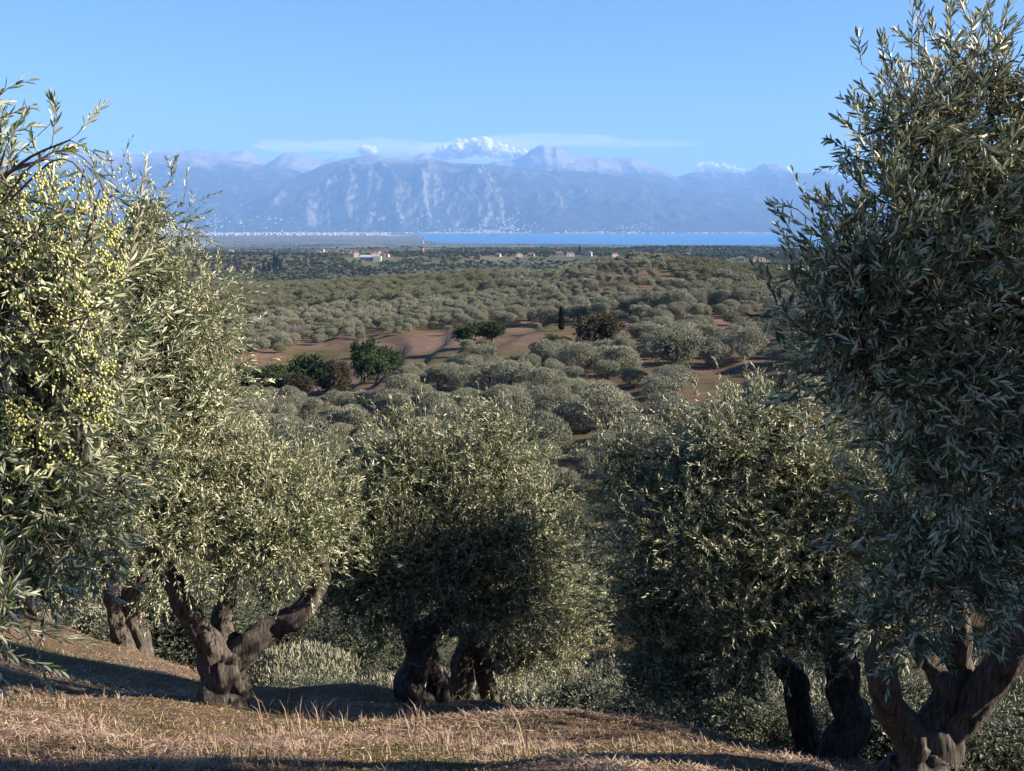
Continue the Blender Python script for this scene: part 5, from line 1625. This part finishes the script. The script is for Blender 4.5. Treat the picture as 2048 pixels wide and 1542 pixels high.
cumulus('white cumulus cloud heaped behind the highest mountain ridge', [(928, 296, 28, 15, 20), (957, 294, 30, 15, 20), (985, 301, 32, 12, 18), (1018, 307, 34, 10, 16), (898, 306, 34, 11, 18), (868, 310, 30, 8, 12), (1052, 308, 32, 9, 12)], 3)
cumulus('small white cloud left of the big cumulus above the front mountain', [(735, 301, 14, 9, 26)], 4)
cumulus('low white cloud resting left of the cone-shaped peak', [(1440, 338, 30, 9, 18), (1412, 335, 22, 10, 12), (1468, 339, 22, 7, 10)], 5)


def veil(label, u, v, ru, rv, dens, depth=2600):
    p = pt(u, v, CLOUD_D + 3000)
    k = (CLOUD_D + 3000) / FPX
    nz = fbm(PUFF_V[:, 0] * 5.5 + u, PUFF_V[:, 2] * 1.2 + PUFF_V[:, 1] * 2.5 + v, int(u), 4, 0.6)
    a = Acc(); a.add(PUFF_V * np.array([ru * k, depth, rv * k]) * np.stack([1 + 0.2 * nz, 1 + 0.6 * nz, 1 + 1.1 * nz], 1), None, PUFF_F)
    o = link('cloud', a.mesh('cloud', veil_mat('cloud_veil', dens), True), loc=p)
    tag(o, label, 'cloud', 'thin cloud veils over the mountains')


veil('long thin cloud veil over the left ridge, left of the cumulus', 690, 293, 190, 12, 1.7e-4)
veil('thin cloud veil above and right of the cumulus', 1090, 280, 150, 9, 1.4e-4)
veil('soft cloud bank around the cumulus at the ridge', 965, 302, 150, 22, 2.6e-4)
veil('faint flat cloud veil low over the right-hand mountains', 1250, 288, 150, 5, 1.2e-4)

# ---------------------------------------------------------------- smoke over the plain on the left
def smoke(label, pts, dens):
    p0 = pt(*pts[0][:3])
    P = smooth_path([pt(u, v, D) for (u, v, D, r) in pts], 26)
    R = np.interp(np.linspace(0, 1, 26), np.linspace(0, 1, len(pts)), [r for *_, r in pts])
    a = Acc(); a.add(*tube(P - p0, R, 14, lump=0.4, seed=3))
    m, nt, out = new_mat('smoke_air')
    v = nt.nodes.new('ShaderNodeVolumePrincipled'); v.inputs['Density'].default_value = dens; v.inputs['Color'].default_value = (0.85, 0.9, 1, 1)
    nt.links.new(v.outputs[0], out.inputs['Volume'])
    o = link('smoke', a.mesh('smoke', m, True), kind='stuff', loc=p0); o['label'] = label; o['category'] = 'smoke'


smoke('thin bluish smoke plume leaning left over the plain', [(336, 478, 7600, 8), (326, 470, 7600, 22), (312, 462, 7600, 34), (302, 452, 7600, 44), (298, 444, 7600, 30)], 0.004)
smoke('flat bank of pale smoke lying over the plain beside the left tree', [(330, 489, 6000, 8), (370, 488, 6000, 20), (410, 487, 6000, 18), (450, 490, 6000, 6)], 0.006)

# ---------------------------------------------------------------- dry grass, straw and leaf litter on the near slope
def cover_mat(name, stops, rough=0.85):
    m, nt, out = new_mat(name)
    n = N(nt)
    at = n('Attribute', _attribute_name='var')
    c = n.ramp(at.outputs['Fac'], stops)
    b = n('BsdfPrincipled', **{'Base Color': c, 'Roughness': rough, 'Specular IOR Level': 0.2})
    nt.links.new(b.outputs[0], out.inputs['Surface'])
    return m


M_STRAW = cover_mat('dry_straw', [(0.0, (0.13, 0.078, 0.05)), (0.35, (0.30, 0.195, 0.135)), (0.7, (0.48, 0.345, 0.245)), (1.0, (0.66, 0.52, 0.39))])
M_LITTER = cover_mat('fallen_olive_leaf', [(0.0, (0.11, 0.065, 0.042)), (0.4, (0.27, 0.175, 0.12)), (0.75, (0.46, 0.34, 0.25)), (1.0, (0.60, 0.52, 0.44))])
M_MOSS = cover_mat('green_weed', [(0.0, (0.075, 0.085, 0.015)), (0.5, (0.20, 0.185, 0.04)), (1.0, (0.36, 0.29, 0.08))])


def crest_y(u):
    return np.interp(u, [-200, 0, 300, 600, 830, 1000, 1300, 1600, 1900, 2300], [27, 26, 25, 22, 20, 19.5, 19, 18, 17, 17])


def spots(n, seed, lo=5.0, hi=26.0, power=1.0, mask=None):
    rng = np.random.default_rng(seed)
    y = (rng.uniform(lo ** (1 - power), hi ** (1 - power), n)) ** (1 / (1 - power)) if power != 1 else np.exp(rng.uniform(math.log(lo), math.log(hi), n))
    x = rng.uniform(-0.56, 0.56, n) * y
    u = 1024 + FPX * x / y
    ok = y < crest_y(u)
    if mask is not None: ok &= mask(x, y, rng)
    x, y = x[ok], y[ok]
    return x, y, ground_z(x, y), rng


def mossy(x, y):
    return fbm(x / 1.6, y / 1.3, 171, 3)


# lying straw
x, y, z, rng = spots(170000, 1, mask=lambda x, y, r: ((mossy(x, y) < 0.08) | (r.random(len(x)) < 0.15)) & (fbm(x / 1.1 + 3, y / 0.7, 191, 3) > -0.12 + 0.3 * r.normal(size=len(x))))
n_ = len(x)
th = rng.uniform(0, 6.28, n_); ln = rng.uniform(0.03, 0.12, n_); wd = rng.uniform(0.002, 0.0055, n_)
D = np.stack([np.cos(th), np.sin(th), rng.normal(0.08, 0.25, n_)], 1); D = unit(D)
S = unit(np.stack([-np.sin(th), np.cos(th), rng.normal(0, 0.3, n_)], 1))
P = np.stack([x, y, z + 0.008 + rng.random(n_) * 0.022], 1)
v = np.stack([P - S * wd[:, None], P + S * wd[:, None], P + D * ln[:, None] + S * wd[:, None] * 0.6, P + D * ln[:, None] - S * wd[:, None] * 0.6], 1).reshape(-1, 3)
o = link('straw', make_mesh('straw', v, np.arange(n_)[:, None] * 4 + [0, 1, 2, 3], mat=M_STRAW, var=np.repeat(np.clip(rng.normal(0.5, 0.26, n_) + 0.25 * fbm(x, y, 9, 2), 0, 1), 4)), kind='stuff')
o['label'] = 'matted dry straw lying over the near slope'; o['category'] = 'straw'

# standing dry grass in tufts
def tuft_mask(x, y, r):
    return r.random(len(x)) < np.clip(0.30 + 1.9 * fbm(x / 1.9 + 7, y / 1.2, 181, 3), 0.03, 1)


x, y, z, rng = spots(9000, 2, mask=tuft_mask)
nb = 5
x = np.repeat(x, nb) + rng.normal(0, 0.035, len(x) * nb); y = np.repeat(y, nb) + rng.normal(0, 0.035, len(y) * nb); z = np.repeat(z, nb)
n_ = len(x)
h = np.repeat(rng.uniform(0.05, 0.14, n_ // nb) * np.where(rng.random(n_ // nb) < 0.08, 2.6, 1.0), nb) * rng.uniform(0.6, 1.2, n_)
th = rng.uniform(0, 6.28, n_)
lean = np.stack([np.cos(th), np.sin(th), np.zeros(n_)], 1) * (h * rng.uniform(0.2, 0.9, n_))[:, None]
S = np.stack([-np.sin(th), np.cos(th), np.zeros(n_)], 1) * rng.uniform(0.002, 0.0042, n_)[:, None]
P0 = np.stack([x, y, z - 0.01], 1)
P1 = P0 + lean * 0.35 + np.array([0, 0, 1.0]) * (h * 0.6)[:, None]
P2 = P0 + lean + np.array([0, 0, 1.0]) * (h * rng.uniform(0.75, 1.0, n_))[:, None]
v = np.stack([P0 - S, P0 + S, P1 + S * 0.8, P1 - S * 0.8, P2], 1).reshape(-1, 3)
b = np.arange(n_)[:, None] * 5
o = link('dry_grass', make_mesh('dry_grass', v, b + [0, 1, 2, 3], b + [3, 2, 4], mat=M_STRAW, var=np.repeat(np.clip(rng.normal(0.68, 0.2, n_), 0, 1), 5)), kind='stuff')
o['label'] = 'pale standing tufts of dry grass on the near slope'; o['category'] = 'grass'

# leaf litter
x, y, z, rng = spots(58000, 3)
n_ = len(x)
th = rng.uniform(0, 6.28, n_)
D = unit(np.stack([np.cos(th), np.sin(th), rng.normal(0, 0.25, n_)], 1)); Nn = unit(np.stack([rng.normal(0, 0.35, n_), rng.normal(0, 0.35, n_), np.ones(n_)], 1)); Nn = unit(Nn - D * (Nn * D).sum(1, keepdims=True))
v, q, _ = leaf_faces(np.stack([x, y, z + 0.006 + 0.012 * rng.random(n_)], 1), D, Nn, rng.uniform(0.03, 0.06, n_), rng.uniform(0.009, 0.015, n_), False)
o = link('leaf_litter', make_mesh('leaf_litter', v, q, mat=M_LITTER, var=np.repeat(np.clip(rng.normal(0.5, 0.25, n_), 0, 1), 4)), kind='stuff')
o['label'] = 'brown and grey fallen leaves scattered over the near slope'; o['category'] = 'leaf litter'

# low green weeds and moss
x, y, z, rng = spots(85000, 4, mask=lambda x, y, r: mossy(x, y) > -0.02 + 0.12 * r.random(len(x)))
n_ = len(x)
th = rng.uniform(0, 6.28, n_)
D = unit(np.stack([np.cos(th), np.sin(th), rng.uniform(0.3, 1.3, n_)], 1)); Nn = unit(np.stack([-np.cos(th), -np.sin(th), np.ones(n_)], 1)); Nn = unit(Nn - D * (Nn * D).sum(1, keepdims=True))
v, q, _ = leaf_faces(np.stack([x, y, z], 1), D, Nn, rng.uniform(0.02, 0.05, n_), rng.uniform(0.008, 0.016, n_), False)
o = link('green_weeds', make_mesh('green_weeds', v, q, mat=M_MOSS, var=np.repeat(np.clip(rng.normal(0.5, 0.25, n_), 0, 1), 4)), kind='stuff')
o['label'] = 'low green moss and weeds in patches on the near slope'; o['category'] = 'weeds'
